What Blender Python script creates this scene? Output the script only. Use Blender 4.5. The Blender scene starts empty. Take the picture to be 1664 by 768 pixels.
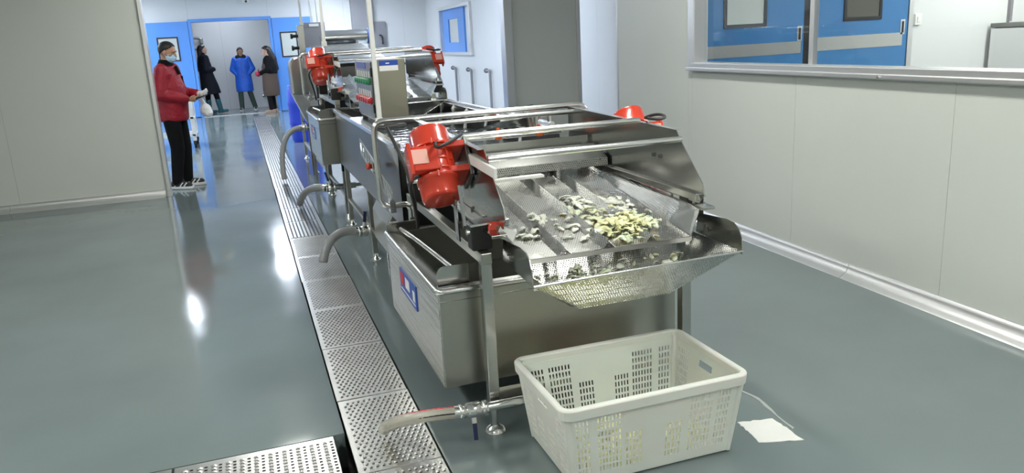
import bpy, math, random
from mathutils import Matrix, Vector
random.seed(7)
S = bpy.context.scene
COL = S.collection
R = math.radians

# ------------------------------------------------------------------ camera
CAM_H = 1.58
cd = bpy.data.cameras.new('camera'); cam = bpy.data.objects.new('camera', cd); COL.objects.link(cam)
cd.sensor_width = 36.0; cd.lens = 27.52; cd.clip_end = 200; cd.clip_start = 0.05
cam.matrix_world = Matrix(((0.943791, 0.128586, -0.304506, 0.0),
                           (-0.326316, 0.215615, -0.920341, 0.0),
                           (-0.052687, 0.967975, 0.245455, CAM_H),
                           (0, 0, 0, 1)))
S.camera = cam
# ------------------------------------------------------------------ world, exposure
w = bpy.data.worlds.new('world'); S.world = w; w.use_nodes = True
w.node_tree.nodes['Background'].inputs[0].default_value = (0.8, 0.87, 1.0, 1)
w.node_tree.nodes['Background'].inputs[1].default_value = 0.25
S.view_settings.view_transform = 'Standard'; S.view_settings.look = 'None'
S.view_settings.gamma = 1.0; S.view_settings.use_curve_mapping = False
S.view_settings.exposure = 0.82
NEAR_COL = (1.0, 1.0, 0.93); FAR_COL = (0.80, 0.88, 1.0)
NEAR_E = 21.5; FAR_E = 46.0
CEIL = 3.1

# ------------------------------------------------------------------ mesh helpers
def V(p): return Vector(p)
class MB:
    def __init__(s): s.v = []; s.f = []; s.sm = []; s.uv = []
    def add(s, vs, fs, smooth=False, uvs=None):
        b = len(s.v); s.v += [tuple(p) for p in vs]
        for i, f in enumerate(fs):
            s.f.append([b + k for k in f]); s.sm.append(smooth)
            s.uv.append(uvs[i] if uvs else [(0, 0)] * len(f))
        return s
    def box(s, c, d, rot=None):
        c = V(c); vs = []
        for x in (-.5, .5):
            for y in (-.5, .5):
                for z in (-.5, .5):
                    p = V((x * d[0], y * d[1], z * d[2]))
                    if rot: p = rot @ p
                    vs.append(c + p)
        return s.add(vs, [[0, 1, 3, 2], [4, 6, 7, 5], [0, 4, 5, 1], [2, 3, 7, 6], [0, 2, 6, 4], [1, 5, 7, 3]])
    def bb(s, x0, x1, y0, y1, z0, z1):
        return s.box(((x0 + x1) / 2, (y0 + y1) / 2, (z0 + z1) / 2), (abs(x1 - x0), abs(y1 - y0), abs(z1 - z0)))
    def bar(s, p0, p1, w, h, up=(0, 0, 1)):
        p0, p1 = V(p0), V(p1); d = (p1 - p0); L = d.length; d.normalize(); u = V(up)
        if abs(d.dot(u)) > .98: u = V((0, 1, 0))
        x = d.cross(u).normalized(); z = x.cross(d).normalized()
        m = Matrix((x, d, z)).transposed()
        return s.box((p0 + p1) / 2, (w, L, h), m)
    def tube(s, pts, r, n=10, caps=True, closed=False):
        pts = [V(p) for p in pts]; N = len(pts); rr = r if isinstance(r, (list, tuple)) else [r] * N
        vs = []; prev = None
        for i, p in enumerate(pts):
            if closed: d = pts[(i + 1) % N] - pts[i - 1]
            else: d = pts[min(i + 1, N - 1)] - pts[max(i - 1, 0)]
            if d.length < 1e-9: d = V((0, 0, 1))
            d.normalize()
            if prev is None:
                a = V((0, 0, 1)) if abs(d.z) < .9 else V((1, 0, 0)); a = (a - d * a.dot(d)).normalized()
            else:
                a = prev - d * prev.dot(d)
                a = a.normalized() if a.length > 1e-6 else d.orthogonal().normalized()
            prev = a; b = d.cross(a)
            for k in range(n):
                t = 2 * math.pi * k / n; vs.append(p + (a * math.cos(t) + b * math.sin(t)) * rr[i])
        fs = []
        M = N if closed else N - 1
        for i in range(M):
            j = (i + 1) % N
            for k in range(n):
                k2 = (k + 1) % n
                fs.append([i * n + k, i * n + k2, j * n + k2, j * n + k])
        s.add(vs, fs, True)
        if caps and not closed:
            s.add(vs[:n], [list(range(n))[::-1]]); s.add(vs[-n:], [list(range(n))])
        return s
    def cyl(s, p0, p1, r0, r1=None, n=20):
        return s.tube([p0, p1], [r0, r0 if r1 is None else r1], n)
    def lathe(s, c, ax, prof, n=24):
        # prof: list of (distance along ax, radius)
        c = V(c); ax = V(ax).normalized()
        return s.tube([c + ax * t for t, r in prof], [max(r, 1e-4) for t, r in prof], n)
    def prism(s, poly, a, b, axis=0):
        n = len(poly)
        def mk(p, t): return {0: (t, p[0], p[1]), 1: (p[0], t, p[1]), 2: (p[0], p[1], t)}[axis]
        vs = [mk(p, a) for p in poly] + [mk(p, b) for p in poly]
        fs = [list(range(n))[::-1], list(range(n, 2 * n))] + [[i, (i + 1) % n, n + (i + 1) % n, n + i] for i in range(n)]
        return s.add(vs, fs)
    def sheet(s, q, t=.003):
        q = [V(p) for p in q]; nrm = (q[1] - q[0]).cross(q[3] - q[0]).normalized() * t
        vs = q + [p - nrm for p in q]
        e = (q[1] - q[0]).normalized(); g = nrm.normalized().cross(e)
        uv = [((p - q[0]).dot(e), (p - q[0]).dot(g)) for p in q]
        fs = [[0, 1, 2, 3], [7, 6, 5, 4], [0, 4, 5, 1], [1, 5, 6, 2], [2, 6, 7, 3], [3, 7, 4, 0]]
        z = [(0, 0)] * 4
        return s.add(vs, fs, False, [uv, uv[::-1], z, z, z, z])
    def ell(s, c, r, rot=None, nu=16, nv=10):
        c = V(c); vs = []; fs = []
        for i in range(nv + 1):
            a = math.pi * i / nv
            for k in range(nu):
                t = 2 * math.pi * k / nu
                p = V((r[0] * math.sin(a) * math.cos(t), r[1] * math.sin(a) * math.sin(t), r[2] * math.cos(a)))
                if rot: p = rot @ p
                vs.append(c + p)
        for i in range(nv):
            for k in range(nu):
                k2 = (k + 1) % nu
                fs.append([i * nu + k, (i + 1) * nu + k, (i + 1) * nu + k2, i * nu + k2])
        return s.add(vs, fs, True)
    def cap(s, p0, p1, r0, r1=None, n=12):
        # capsule with rounded ends (closed), used for bodies
        r1 = r0 if r1 is None else r1
        p0, p1 = V(p0), V(p1); d = (p1 - p0); L = d.length
        if L < 1e-6: return s.ell(p0, (r0, r0, r0))
        d.normalize(); pts = []; rr = []
        for k in range(5):
            a = math.pi / 2 * (1 - k / 4); pts.append(p0 - d * r0 * math.sin(a)); rr.append(max(r0 * math.cos(a), r0 * .02))
        for k in range(5):
            a = math.pi / 2 * k / 4; pts.append(p1 + d * r1 * math.sin(a)); rr.append(max(r1 * math.cos(a), r1 * .02))
        return s.tube(pts, rr, n)
    def xf(s, M):
        s.v = [tuple(M @ V(p)) for p in s.v]; return s

def wloc(o):
    l = V((0, 0, 0))
    while o: l = l + o.location; o = o.parent
    return l
def obj(name, mb, mat, parent=None, origin=None, bevel=0, label=None, remesh=0, smooth=0):
    me = bpy.data.meshes.new(name)
    off = wloc(parent) if parent else V((0, 0, 0))
    loc = V(origin) - off if origin is not None else V((0, 0, 0))
    o0 = off + loc
    me.from_pydata([(p[0] - o0.x, p[1] - o0.y, p[2] - o0.z) for p in mb.v], [], mb.f)
    me.polygons.foreach_set('use_smooth', mb.sm)
    uvl = me.uv_layers.new(name='UVMap'); flat = []
    for u in mb.uv:
        for a in u: flat += [a[0], a[1]]
    uvl.data.foreach_set('uv', flat)
    me.materials.append(M[mat] if isinstance(mat, str) else mat)
    o = bpy.data.objects.new(name, me); COL.objects.link(o); o.location = loc
    if parent: o.parent = parent
    if bevel:
        b = o.modifiers.new('bevel', 'BEVEL'); b.width = bevel; b.segments = 2; b.limit_method = 'ANGLE'; b.angle_limit = R(40)
    if remesh:
        b = o.modifiers.new('remesh', 'REMESH'); b.mode = 'VOXEL'; b.voxel_size = remesh; b.use_smooth_shade = True
        if smooth:
            q = o.modifiers.new('smooth', 'SMOOTH'); q.factor = .5; q.iterations = smooth
    if label: o['label'] = label
    return o
def tag(o, label, cat, group=None, kind=None):
    o['label'] = label; o['category'] = cat
    if group: o['group'] = group
    if kind: o['kind'] = kind
    return o
def struct(o, label=None):
    o['kind'] = 'structure'
    if label: o['label'] = label
    o['category'] = o.name.split('_')[0]
    return o
def thing(name, loc, label, cat, group=None):
    o = bpy.data.objects.new(name, None); COL.objects.link(o); o.location = loc; o.empty_display_size = .1
    return tag(o, label, cat, group)
def copy_tree(o, parent=None):
    c = o.copy(); COL.objects.link(c); c.parent = parent
    for ch in list(o.children): copy_tree(ch, c)
    return c
def bez(p0, p1, p2, p3, n=16):
    p0, p1, p2, p3 = map(V, (p0, p1, p2, p3)); out = []
    for i in range(n + 1):
        t = i / n; u = 1 - t
        out.append(p0 * u**3 + p1 * 3 * u * u * t + p2 * 3 * u * t * t + p3 * t**3)
    return out
def fillet(pts, r, n=6):
    pts = [V(p) for p in pts]; out = [pts[0]]
    for i in range(1, len(pts) - 1):
        a = (pts[i - 1] - pts[i]); b = (pts[i + 1] - pts[i]); q = min(r, a.length * .49, b.length * .49)
        a = pts[i] + a.normalized() * q; b = pts[i] + b.normalized() * q
        for k in range(n + 1):
            t = k / n; out.append(a * (1 - t)**2 + pts[i] * 2 * t * (1 - t) + b * t * t)
    out.append(pts[-1]); return out

# ------------------------------------------------------------------ materials
M = {}
def mat(name, col, rough=.5, metal=0.0, spec=.5, coat=0, emit=None, es=0, trans=0, bump=None, var=None, roughvar=None, aniso=None):
    m = bpy.data.materials.new(name); m.use_nodes = True; nt = m.node_tree; N = nt.nodes; L = nt.links
    b = N['Principled BSDF']
    b.inputs['Base Color'].default_value = (*col, 1); b.inputs['Roughness'].default_value = rough
    b.inputs['Metallic'].default_value = metal; b.inputs['Specular IOR Level'].default_value = spec
    b.inputs['Coat Weight'].default_value = coat; b.inputs['Transmission Weight'].default_value = trans
    if emit: b.inputs['Emission Color'].default_value = (*emit, 1); b.inputs['Emission Strength'].default_value = es
    tc = N.new('ShaderNodeTexCoord')
    def noise(scale, vec, detail=4):
        mp = N.new('ShaderNodeMapping'); L.new(tc.outputs['Object'], mp.inputs[0]); mp.inputs['Scale'].default_value = vec
        t = N.new('ShaderNodeTexNoise'); t.inputs['Scale'].default_value = scale; t.inputs['Detail'].default_value = detail
        L.new(mp.outputs[0], t.inputs['Vector']); return t.outputs['Fac']
    if var:      # (scale, vec, amount): colour variation
        f = noise(var[0], var[1]); mr = N.new('ShaderNodeMapRange'); L.new(f, mr.inputs[0])
        mr.inputs[1].default_value = .3; mr.inputs[2].default_value = .7
        mr.inputs[3].default_value = 1 - var[2]; mr.inputs[4].default_value = 1 + var[2]
        hs = N.new('ShaderNodeHueSaturation'); hs.inputs['Color'].default_value = (*col, 1); L.new(mr.outputs[0], hs.inputs['Value'])
        L.new(hs.outputs[0], b.inputs['Base Color'])
    if roughvar:  # (scale, vec, lo, hi)
        f = noise(roughvar[0], roughvar[1]); mr = N.new('ShaderNodeMapRange'); L.new(f, mr.inputs[0])
        mr.inputs[1].default_value = .3; mr.inputs[2].default_value = .7
        mr.inputs[3].default_value = roughvar[2]; mr.inputs[4].default_value = roughvar[3]; L.new(mr.outputs[0], b.inputs['Roughness'])
    if bump:     # (scale, vec, strength, dist)
        f = noise(bump[0], bump[1], 3); bp = N.new('ShaderNodeBump'); bp.inputs['Strength'].default_value = bump[2]; bp.inputs['Distance'].default_value = bump[3]
        L.new(f, bp.inputs['Height']); L.new(bp.outputs[0], b.inputs['Normal'])
    M[name] = m; return m
def perf(name, pitch, rad, rough=.28, col=(.6, .6, .58)):
    m = mat(name, col, rough, 1.0, roughvar=(6, (1, 1, 1), rough - .04, rough + .06)); nt = m.node_tree; N = nt.nodes; L = nt.links
    b = N['Principled BSDF']; uv = N.new('ShaderNodeUVMap')
    sep = N.new('ShaderNodeSeparateXYZ'); L.new(uv.outputs[0], sep.inputs[0])
    def mth(op, a, c=None):
        n = N.new('ShaderNodeMath'); n.operation = op
        for i, q in enumerate((a, c)):
            if q is None: continue
            if isinstance(q, (int, float)): n.inputs[i].default_value = q
            else: L.new(q, n.inputs[i])
        return n.outputs[0]
    u = mth('DIVIDE', sep.outputs[0], pitch); v = mth('DIVIDE', sep.outputs[1], pitch * .87)
    odd = mth('MULTIPLY', mth('MODULO', mth('FLOOR', mth('ADD', v, 1000)), 2), .5)
    fu = mth('SUBTRACT', mth('FRACT', mth('ADD', mth('ADD', u, 1000), odd)), .5); fv = mth('MULTIPLY', mth('SUBTRACT', mth('FRACT', v), .5), .87)
    d = mth('SQRT', mth('ADD', mth('MULTIPLY', fu, fu), mth('MULTIPLY', fv, fv)))
    mask = mth('LESS_THAN', d, rad / pitch)
    tr = N.new('ShaderNodeBsdfTransparent'); mx = N.new('ShaderNodeMixShader')
    out = N['Material Output']; L.new(mask, mx.inputs[0]); L.new(b.outputs[0], mx.inputs[1]); L.new(tr.outputs[0], mx.inputs[2]); L.new(mx.outputs[0], out.inputs[0])
    return m
def glassmat(name, tint=(.97, .99, .99), refl=1.0):
    m = bpy.data.materials.new(name); m.use_nodes = True; nt = m.node_tree; N = nt.nodes; L = nt.links; N.remove(N['Principled BSDF'])
    t = N.new('ShaderNodeBsdfTransparent'); t.inputs[0].default_value = (*tint, 1)
    g = N.new('ShaderNodeBsdfGlossy'); g.inputs['Roughness'].default_value = .03
    f = N.new('ShaderNodeFresnel'); f.inputs[0].default_value = 1.45; mx = N.new('ShaderNodeMixShader')
    ge = N.new('ShaderNodeNewGeometry'); k = N.new('ShaderNodeMath'); k.operation = 'SUBTRACT'; k.inputs[0].default_value = 1; L.new(ge.outputs['Backfacing'], k.inputs[1])
    m2 = N.new('ShaderNodeMath'); m2.operation = 'MULTIPLY'; L.new(f.outputs[0], m2.inputs[0]); L.new(k.outputs[0], m2.inputs[1]); L.new(m2.outputs[0], mx.inputs[0]); L.new(t.outputs[0], mx.inputs[1]); L.new(g.outputs[0], mx.inputs[2]); L.new(mx.outputs[0], N['Material Output'].inputs[0])
    M[name] = m
one = (1, 1, 1)
mat('floor', (.178, .220, .226), .2, 0, .5, bump=(1.6, one, .03, .02), var=(1.1, one, .08), roughvar=(1.3, one, .05, .16))
mat('trench', (.03, .03, .03), .6)
mat('panel', (.66, .68, .64), .38, 0, .4, var=(.6, one, .025), bump=(.9, one, .04, .02))
mat('panel_far', (.70, .71, .72), .35, 0, .4, var=(.6, one, .02))
mat('seam', (.12, .12, .11), .7)
mat('ceil', (.72, .73, .73), .5)
mat('alu', (.72, .72, .72), .40, .85, bump=(40, (1, .05, 1), .05, .002))
mat('steel', (.50, .50, .48), .19, 1.0, var=(2, one, .04), bump=(1.2, one, .02, .01))
mat('steel_wavy', (.60, .60, .56), .24, 1.0, bump=(9, (.4, .25, 5), .32, .010))
mat('steel_dull', (.45, .45, .41), .33, 1.0, var=(2, one, .05))
mat('steel_bright', (.78, .78, .78), .2, 1.0)
mat('steel_dark', (.24, .24, .23), .32, 1.0, var=(3, one, .12))
mat('steel_shaded', (.11, .11, .11), .3, 1.0, var=(3, one, .12))  # dark reflections inside the flume put into the base colour
mat('plate', (.72, .71, .69), .29, 1.0, var=(6, one, .06))
mat('hole', (.01, .01, .01), .8)
mat('groove', (.10, .10, .10), .5, .6)
perf('perf', .0105, .0033, .27)
perf('perf_fine', .0105, .0030, .24, (.66, .66, .64))
mat('steel_gold', (.36, .345, .28), .30, 1.0)
mat('red_paint', (.62, .045, .02), .26, 0, .5, coat=.5, bump=(60, one, .03, .002), var=(9, one, .06))
mat('nameplate', (.85, .45, .38), .35)
mat('black_rubber', (.012, .012, .012), .45)
mat('black_plastic', (.02, .02, .022), .35)
mat('blue_handle', (.008, .013, .06), .35)
mat('blue_label', (.02, .08, .42), .4)
mat('white_print', (.85, .85, .85), .5)
mat('red_print', (.65, .03, .05), .5)
mat('white_sheet', (.82, .82, .80), .35, var=(8, one, .04))
mat('streak', (.42, .44, .44), .4)
mat('puddle', (.13, .15, .155), .03, 0, .8)
mat('crate', (.80, .81, .76), .38, 0, .4, bump=(50, one, .05, .002), var=(4, one, .04)); M['crate'].node_tree.nodes['Principled BSDF'].inputs['Subsurface Weight'].default_value = .12
mat('cabbage', (.82, .84, .60), .42, 0, .5, var=(14, one, .10)); M['cabbage'].node_tree.nodes['Principled BSDF'].inputs['Subsurface Weight'].default_value = .2
mat('cabbage_white', (.84, .85, .76), .42, 0, .5, var=(14, one, .06))
mat('cabbage_yellow', (.84, .84, .50), .42, 0, .5, var=(14, one, .08))
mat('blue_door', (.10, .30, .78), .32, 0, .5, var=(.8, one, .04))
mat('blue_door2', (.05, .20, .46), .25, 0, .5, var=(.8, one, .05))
mat('black_frame', (.015, .015, .018), .35)
mat('door_glass', (.55, .58, .56), .12, 0, .6)
mat('door_glass_dark', (.09, .09, .075), .12, 0, .6)
mat('kick', (.62, .62, .60), .3, 1.0)
glassmat('glass')
mat('hose_grey', (.33, .34, .35), .3, 0, .6)
mat('hose_clear', (.62, .60, .52), .22, 0, .6, trans=.35)
mat('conduit', (.80, .80, .78), .4)
mat('blue_bin', (.02, .06, .62), .4)
mat('green_btn', (.02, .30, .12), .35)
mat('red_btn', (.6, .02, .03), .35)
mat('orange', (.85, .16, .03), .4)
mat('water', (.9, .93, .95), .12, 0, .6, trans=.35)
mat('grey_paint', (.25, .25, .27), .5)
mat('lamp_near', (1, 1, 1), .5, emit=NEAR_COL, es=NEAR_E)
mat('lamp_far', (1, 1, 1), .5, emit=FAR_COL, es=FAR_E)
mat('lamp_body', (.8, .8, .8), .5)
mat('skin', (.50, .27, .18), .5); M['skin'].node_tree.nodes['Principled BSDF'].inputs['Subsurface Weight'].default_value = .1
mat('skin_light', (.62, .38, .28), .5)
mat('hair', (.012, .010, .010), .45)
mat('jacket_red', (.32, .006, .020), .6, bump=(8, (1, 1, 1.6), .55, .04), var=(9, one, .12))
mat('cloth_black', (.007, .007, .008), .85, 0, .15, bump=(22, one, .25, .01))
mat('coat_black', (.010, .011, .018), .75, 0, .2, bump=(20, one, .3, .012))
mat('coat_blue', (.02, .14, .72), .45, bump=(16, (1, 1, 2), .6, .02), var=(9, one, .12))
mat('coat_brown', (.075, .05, .038), .75, bump=(20, one, .3, .01))
mat('trouser_green', (.045, .07, .055), .7, bump=(22, one, .3, .01))
mat('boot_teal', (.02, .11, .13), .35)
mat('suede', (.30, .21, .15), .7)
mat('shoe_black', (.02, .02, .022), .5)
mat('shoe_white', (.8, .8, .8), .45)
mat('mask', (.45, .66, .85), .7, bump=(10, (1, 1, 14), .3, .004))
mat('glove', (.80, .80, .80), .6)
mat('bag', (.82, .83, .85), .3, bump=(18, one, .8, .02))
mat('red_bag', (.35, .01, .05), .5)
mat('fur', (.02, .018, .016), .9, bump=(80, one, 1, .02))

# ------------------------------------------------------------------ setting
def quadmesh(mb, x0, x1, y0, y1, z):
    mb.add([(x0, y0, z), (x1, y0, z), (x1, y1, z), (x0, y1, z)], [[0, 1, 2, 3]])
TX0, TX1, TY1 = .232, .575, 21.2       # long trench
CY0, CY1 = 2.52, 3.10                  # cross trench
mb = MB()
mb.bb(TX1, 10, -3, 26, -.3, 0); mb.bb(-5, TX0, CY1, 26, -.3, 0); mb.bb(-5, TX0, -3, CY0, -.3, 0); mb.bb(TX0, TX1, TY1, 26, -.3, 0)
struct(obj('floor', mb, 'floor'), 'glossy wet grey epoxy floor running through the whole plant')
mb = MB(); mb.bb(TX0 - .01, TX1 + .01, -3, TY1 + .01, -.3, -.16); mb.bb(-5, TX0, CY0 - .01, CY1 + .01, -.3, -.16)
struct(obj('floor_trench', mb, 'trench'), 'dark bottom of the floor drain trench under the plates')
mb = MB(); mb.bb(-5, 10, -3, 26, CEIL, CEIL + .1)
struct(obj('ceiling', mb, 'ceil'), 'white flat panel ceiling over the plant')

def wall(name, p0, p1, z0, z1, thick, seams, m, label, holes=None):
    """wall of sandwich panels: dark core with separate panels; p0->p1 along the wall, thickness to the right of it.
    seams: distances along the wall; holes: list of (s0,s1,z0,z1)"""
    p0 = V((*p0, 0)); p1 = V((*p1, 0)); d = (p1 - p0); L = d.length; d.normalize(); n = V((d.y, -d.x, 0))
    def slab(mb, s0, s1, a, b, o0, o1):
        mb.add([p0 + d * s + n * o + V((0, 0, z)) for s in (s0, s1) for o in (o0, o1) for z in (a, b)],
               [[0, 1, 3, 2], [4, 6, 7, 5], [0, 4, 5, 1], [2, 3, 7, 6], [0, 2, 6, 4], [1, 5, 7, 3]])
    cuts = [0] + sorted(seams) + [L]
    pieces = []
    for a, b in zip(cuts[:-1], cuts[1:]):
        rects = [(a, b, z0, z1)]
        for h in holes or []:
            nr = []
            for r in rects:
                if r[1] <= h[0] or r[0] >= h[1] or r[3] <= h[2] or r[2] >= h[3]: nr.append(r); continue
                if r[0] < h[0]: nr.append((r[0], h[0], r[2], r[3]))
                if r[1] > h[1]: nr.append((h[1], r[1], r[2], r[3]))
                lo, hi = max(r[0], h[0]), min(r[1], h[1])
                if r[2] < h[2]: nr.append((lo, hi, r[2], h[2]))
                if r[3] > h[3]: nr.append((lo, hi, h[3], r[3]))
            rects = nr
        pieces += rects
    core = MB()
    for r in pieces: slab(core, r[0], r[1], r[2], r[3], .006 * (1 if thick > 0 else -1), thick - .006 * (1 if thick > 0 else -1))
    o = struct(obj(name, core, 'seam'), label)
    g = .0012
    for r in pieces:
        q = MB(); slab(q, r[0] + (g if r[0] > 0 else 0), r[1] - (g if r[1] < L else 0), r[2], r[3], 0, thick)
        obj('panel', q, m, o)
    return o
# near right wall with window (runs from behind the camera to the corner)
WD = V((.03, 1, 0)).normalized()
def wr(y): return 3.472 + .03 * (y - 2.601)
WZ0, WZ1 = 1.25, 2.45
WY0, WY1 = 1.2, 5.79
s_of = lambda y: (y + 2.6) / WD.y
wall('wall_right', (wr(-2.6), -2.6), (wr(7.25), 7.25), 0, CEIL, .09, [s_of(-.7), s_of(.55), s_of(1.85), s_of(3.13), s_of(4.43), s_of(5.85)], 'panel',
     'pale sandwich panel wall on the right with a long window', [(s_of(WY0), s_of(WY1), WZ0, WZ1)])
wall('wall_left', (-4.6, 26), (-4.6, -2.6), 0, CEIL, -.09, [3, 6, 9, 12, 15, 18, 21, 24], 'panel', 'pale panel wall at far left out of view')
wall('wall_rear', (-4.6, -2.6), (wr(-2.6), -2.6), 0, CEIL, .09, [1.2, 2.4, 3.6, 4.8, 6, 7.2], 'panel', 'pale panel wall behind the camera')
wall('wall_left_partition', (-4.6, 9.83), (-.935, 9.83), 0, CEIL, -.09, [.8, 2.15], 'panel', 'pale green-grey partition wall at left facing the camera')
wall('wall_right_partition', (3.36, 9.80), (4.31, 9.80), 0, CEIL, -.09, [], 'panel', 'greenish partition wall stub behind the washing line')
wall('wall_far_right', (4.69, 7.3), (5.14, 22.1), 0, CEIL, .09, [1.3, 2.9, 4.6, 6.3, 8.0, 9.7, 11.4, 13.1], 'panel_far', 'bluish white side wall of the far zone with a blue window',
     [(9.75, 12.95, 1.27, 2.36)])
wall('wall_back', (-4.6, 22.1), (5.14, 22.1), 0, CEIL, -.1, [.9, 1.9, 6.6, 7.5, 8.3, 9.1], 'panel_far', 'pale back wall of the far zone around the blue doors', [(3.60, 5.55, 0, 2.40)])
wall('wall_corridor', (-4.6, 24.55), (5.2, 24.55), 0, CEIL, -.1, [2.4, 4.3, 6.5], 'panel_far', 'grey white corridor wall seen through the open doorway')
# neighbouring room behind the window
wall('wall_neighbour', (3.72, 7.16), (9.6, 7.16), 0, CEIL, -.09, [], 'panel_far', 'white wall of the room behind the window')
wall('wall_neighbour_side', (9.6, 7.2), (9.6, -2.6), 0, CEIL, -.09, [], 'panel_far', 'white side wall of the room behind the window')

def cove(name, p0, p1, side, mtl, label, segs=(0, 1)):
    p0, p1 = V(p0), V(p1); d = (p1 - p0).normalized(); n = V((-d.y, d.x, 0)) * side
    prof = [(0, 0), (0, .085), (.008, .085), (.014, .06), (.026, .036), (.046, .018), (.07, .008), (.078, 0)]
    e = None
    for a, b in zip(segs[:-1], segs[1:]):
        q = MB(); A = p0 + (p1 - p0) * a; B = p0 + (p1 - p0) * b - d * .003
        vs = [P + n * u + V((0, 0, z)) for P in (A, B) for u, z in prof]; k = len(prof)
        q.add(vs, [[i, i + 1, k + i + 1, k + i] for i in range(k - 1)], True); q.add(vs, [list(range(k)), list(range(k, 2 * k))[::-1]])
        if e is None: e = struct(obj(name, q, mtl), label)
        else: obj('cove_strip', q, mtl, e)
    return e
cove('baseboard_right', (wr(-2.5), -2.5, 0), (wr(7.2), 7.2, 0), 1, 'alu', 'rounded aluminium cove strip along the foot of the right wall', (0, .3, .6526, 1))
cove('baseboard_left', (-4.5, 9.83, 0), (-.96, 9.83, 0), -1, 'alu', 'rounded aluminium cove strip along the foot of the left partition', (0, .55, 1))
cove('baseboard_back', (1.0, 22.1, 0), (5.0, 22.1, 0), -1, 'alu', 'aluminium cove strip along the foot of the back wall')
cove('baseboard_far', (4.75, 9.9, 0), (5.13, 22.1, 0), 1, 'alu', 'aluminium cove strip along the foot of the far side wall')
q = MB(); q.bb(-.945, -.905, 9.79, 9.96, 0, CEIL); struct(obj('trim_1', q, 'alu', bevel=.004), 'aluminium edge trim on the left partition end')
q = MB(); q.bb(3.275, 3.385, 9.75, 9.93, 0, CEIL); struct(obj('trim_2', q, 'alu', bevel=.006), 'aluminium edge trim on the right partition stub')
q = MB(); q.cyl((wr(7.25) + .045, 7.25, 0), (wr(7.25) + .045, 7.25, CEIL), .05, n=16); struct(obj('trim_3', q, 'alu'), 'rounded aluminium corner at the end of the right wall')
q = MB(); q.bb(4.285, 4.33, 9.76, 9.93, 0, CEIL); struct(obj('trim_4', q, 'alu', bevel=.004), 'thin trim on the far edge of the right partition stub')

# window in the right wall
def wp(y, off, z): return V((wr(y) + off, y, z))
q = MB()
q.bar(wp(WY0, .02, WZ0 + .03), wp(WY1, .02, WZ0 + .03), .13, .055)
win = struct(obj('window_1', q, 'alu', bevel=.006), 'long aluminium framed window in the right wall with a view of blue doors')
q = MB(); q.bar(wp(WY0, -.03, WZ0 + .005), wp(WY1 + .02, -.03, WZ0 + .005), .05, .03); obj('sill', q, 'alu', win, bevel=.006)
for y, wd in ((WY1 - .05, .10), (WY0 + .05, .1)):
    q = MB(); q.bar(wp(y, .02, WZ0), wp(y, .02, WZ1), .13, wd, (0, 1, 0)); obj('jamb', q, 'alu', win, bevel=.006)
q = MB(); q.bar(wp(WY0, .02, WZ1 - .03), wp(WY1, .02, WZ1 - .03), .13, .055); obj('head', q, 'alu', win, bevel=.004)
q = MB(); q.bar(wp(4.32, .04, WZ0 + .05), wp(4.32, .04, WZ1), .04, .04, (0, 1, 0)); obj('mullion', q, 'alu', win, bevel=.003)
for a, b in ((WY0 + .1, 4.30), (4.34, WY1 - .11)):
    q = MB(); q.bar(wp(a, .05, (WZ0 + WZ1) / 2), wp(b, .05, (WZ0 + WZ1) / 2), .006, WZ1 - WZ0 - .1); obj('pane', q, 'glass', win)
q = MB(); q.cyl(wp(3.62, -.062, WZ0 + .002), wp(3.62, -.05, WZ0 + .002), .007, n=10); obj('screw', q, 'steel_bright', win)

def door_leaf(name, x0, x1, y, z0, z1, m, win_rect, glass, label, kick=None, handle=None, depth=.05):
    q = MB(); q.bb(x0, x1, y - depth, y, z0, z1); o = struct(obj(name, q, m, bevel=.004), label)
    if win_rect:
        a, b, c, d_ = win_rect
        fr = MB(); t = .035
        fr.bb(a, b, y - depth - .012, y - depth + .01, c, c + t); fr.bb(a, b, y - depth - .012, y - depth + .01, d_ - t, d_)
        fr.bb(a, a + t, y - depth - .012, y - depth + .01, c + t, d_ - t); fr.bb(b - t, b, y - depth - .012, y - depth + .01, c + t, d_ - t)
        f = obj('window_frame', fr, 'black_frame', o)
        g = MB(); g.bb(a + t, b - t, y - depth - .004, y - depth + .012, c + t, d_ - t); obj('pane', g, glass, f)
    if kick:
        a, b, c, d_ = kick; g = MB(); g.bb(a, b, y - depth - .006, y - depth + .01, c, d_); obj('kick_plate', g, 'kick', o)
    if handle:
        a, z = handle; g = MB(); g.bb(a - .03, a + .03, y - depth - .006, y - depth + .01, z - .08, z + .08); h = obj('pull', g, 'steel_bright', o)
        g = MB(); g.bb(a - .013, a + .013, y - depth - .009, y - depth + .01, z - .06, z + .06); obj('recess', g, 'black_frame', h)
    return o
# neighbour room doors
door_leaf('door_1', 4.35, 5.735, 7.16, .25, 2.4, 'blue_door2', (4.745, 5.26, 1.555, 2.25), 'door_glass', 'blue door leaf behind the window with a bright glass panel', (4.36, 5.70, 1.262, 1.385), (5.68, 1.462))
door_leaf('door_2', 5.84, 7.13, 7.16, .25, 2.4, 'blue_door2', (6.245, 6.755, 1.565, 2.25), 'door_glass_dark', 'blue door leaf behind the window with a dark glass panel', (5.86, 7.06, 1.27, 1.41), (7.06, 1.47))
q = MB(); q.bb(5.74, 5.835, 7.13, 7.16, .2, 2.4); struct(obj('trim_5', q, 'black_frame'), 'dark post between the two blue doors behind the window')
q = MB(); q.bb(7.135, 7.20, 7.10, 7.16, .2, 2.4); struct(obj('trim_6', q, 'alu'), 'grey door frame post right of the blue doors')
sw = thing('light_switch', (7.31, 7.15, 1.50), 'small white light switch on the white wall behind the window', 'switch')
q = MB(); q.bb(7.265, 7.355, 7.135, 7.16, 1.48, 1.60); obj('cover', q, 'white_sheet', sw, bevel=.004)
q = MB(); q.bb(7.29, 7.33, 7.127, 7.137, 1.51, 1.57); obj('rocker', q, 'conduit', sw, bevel=.003)
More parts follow.
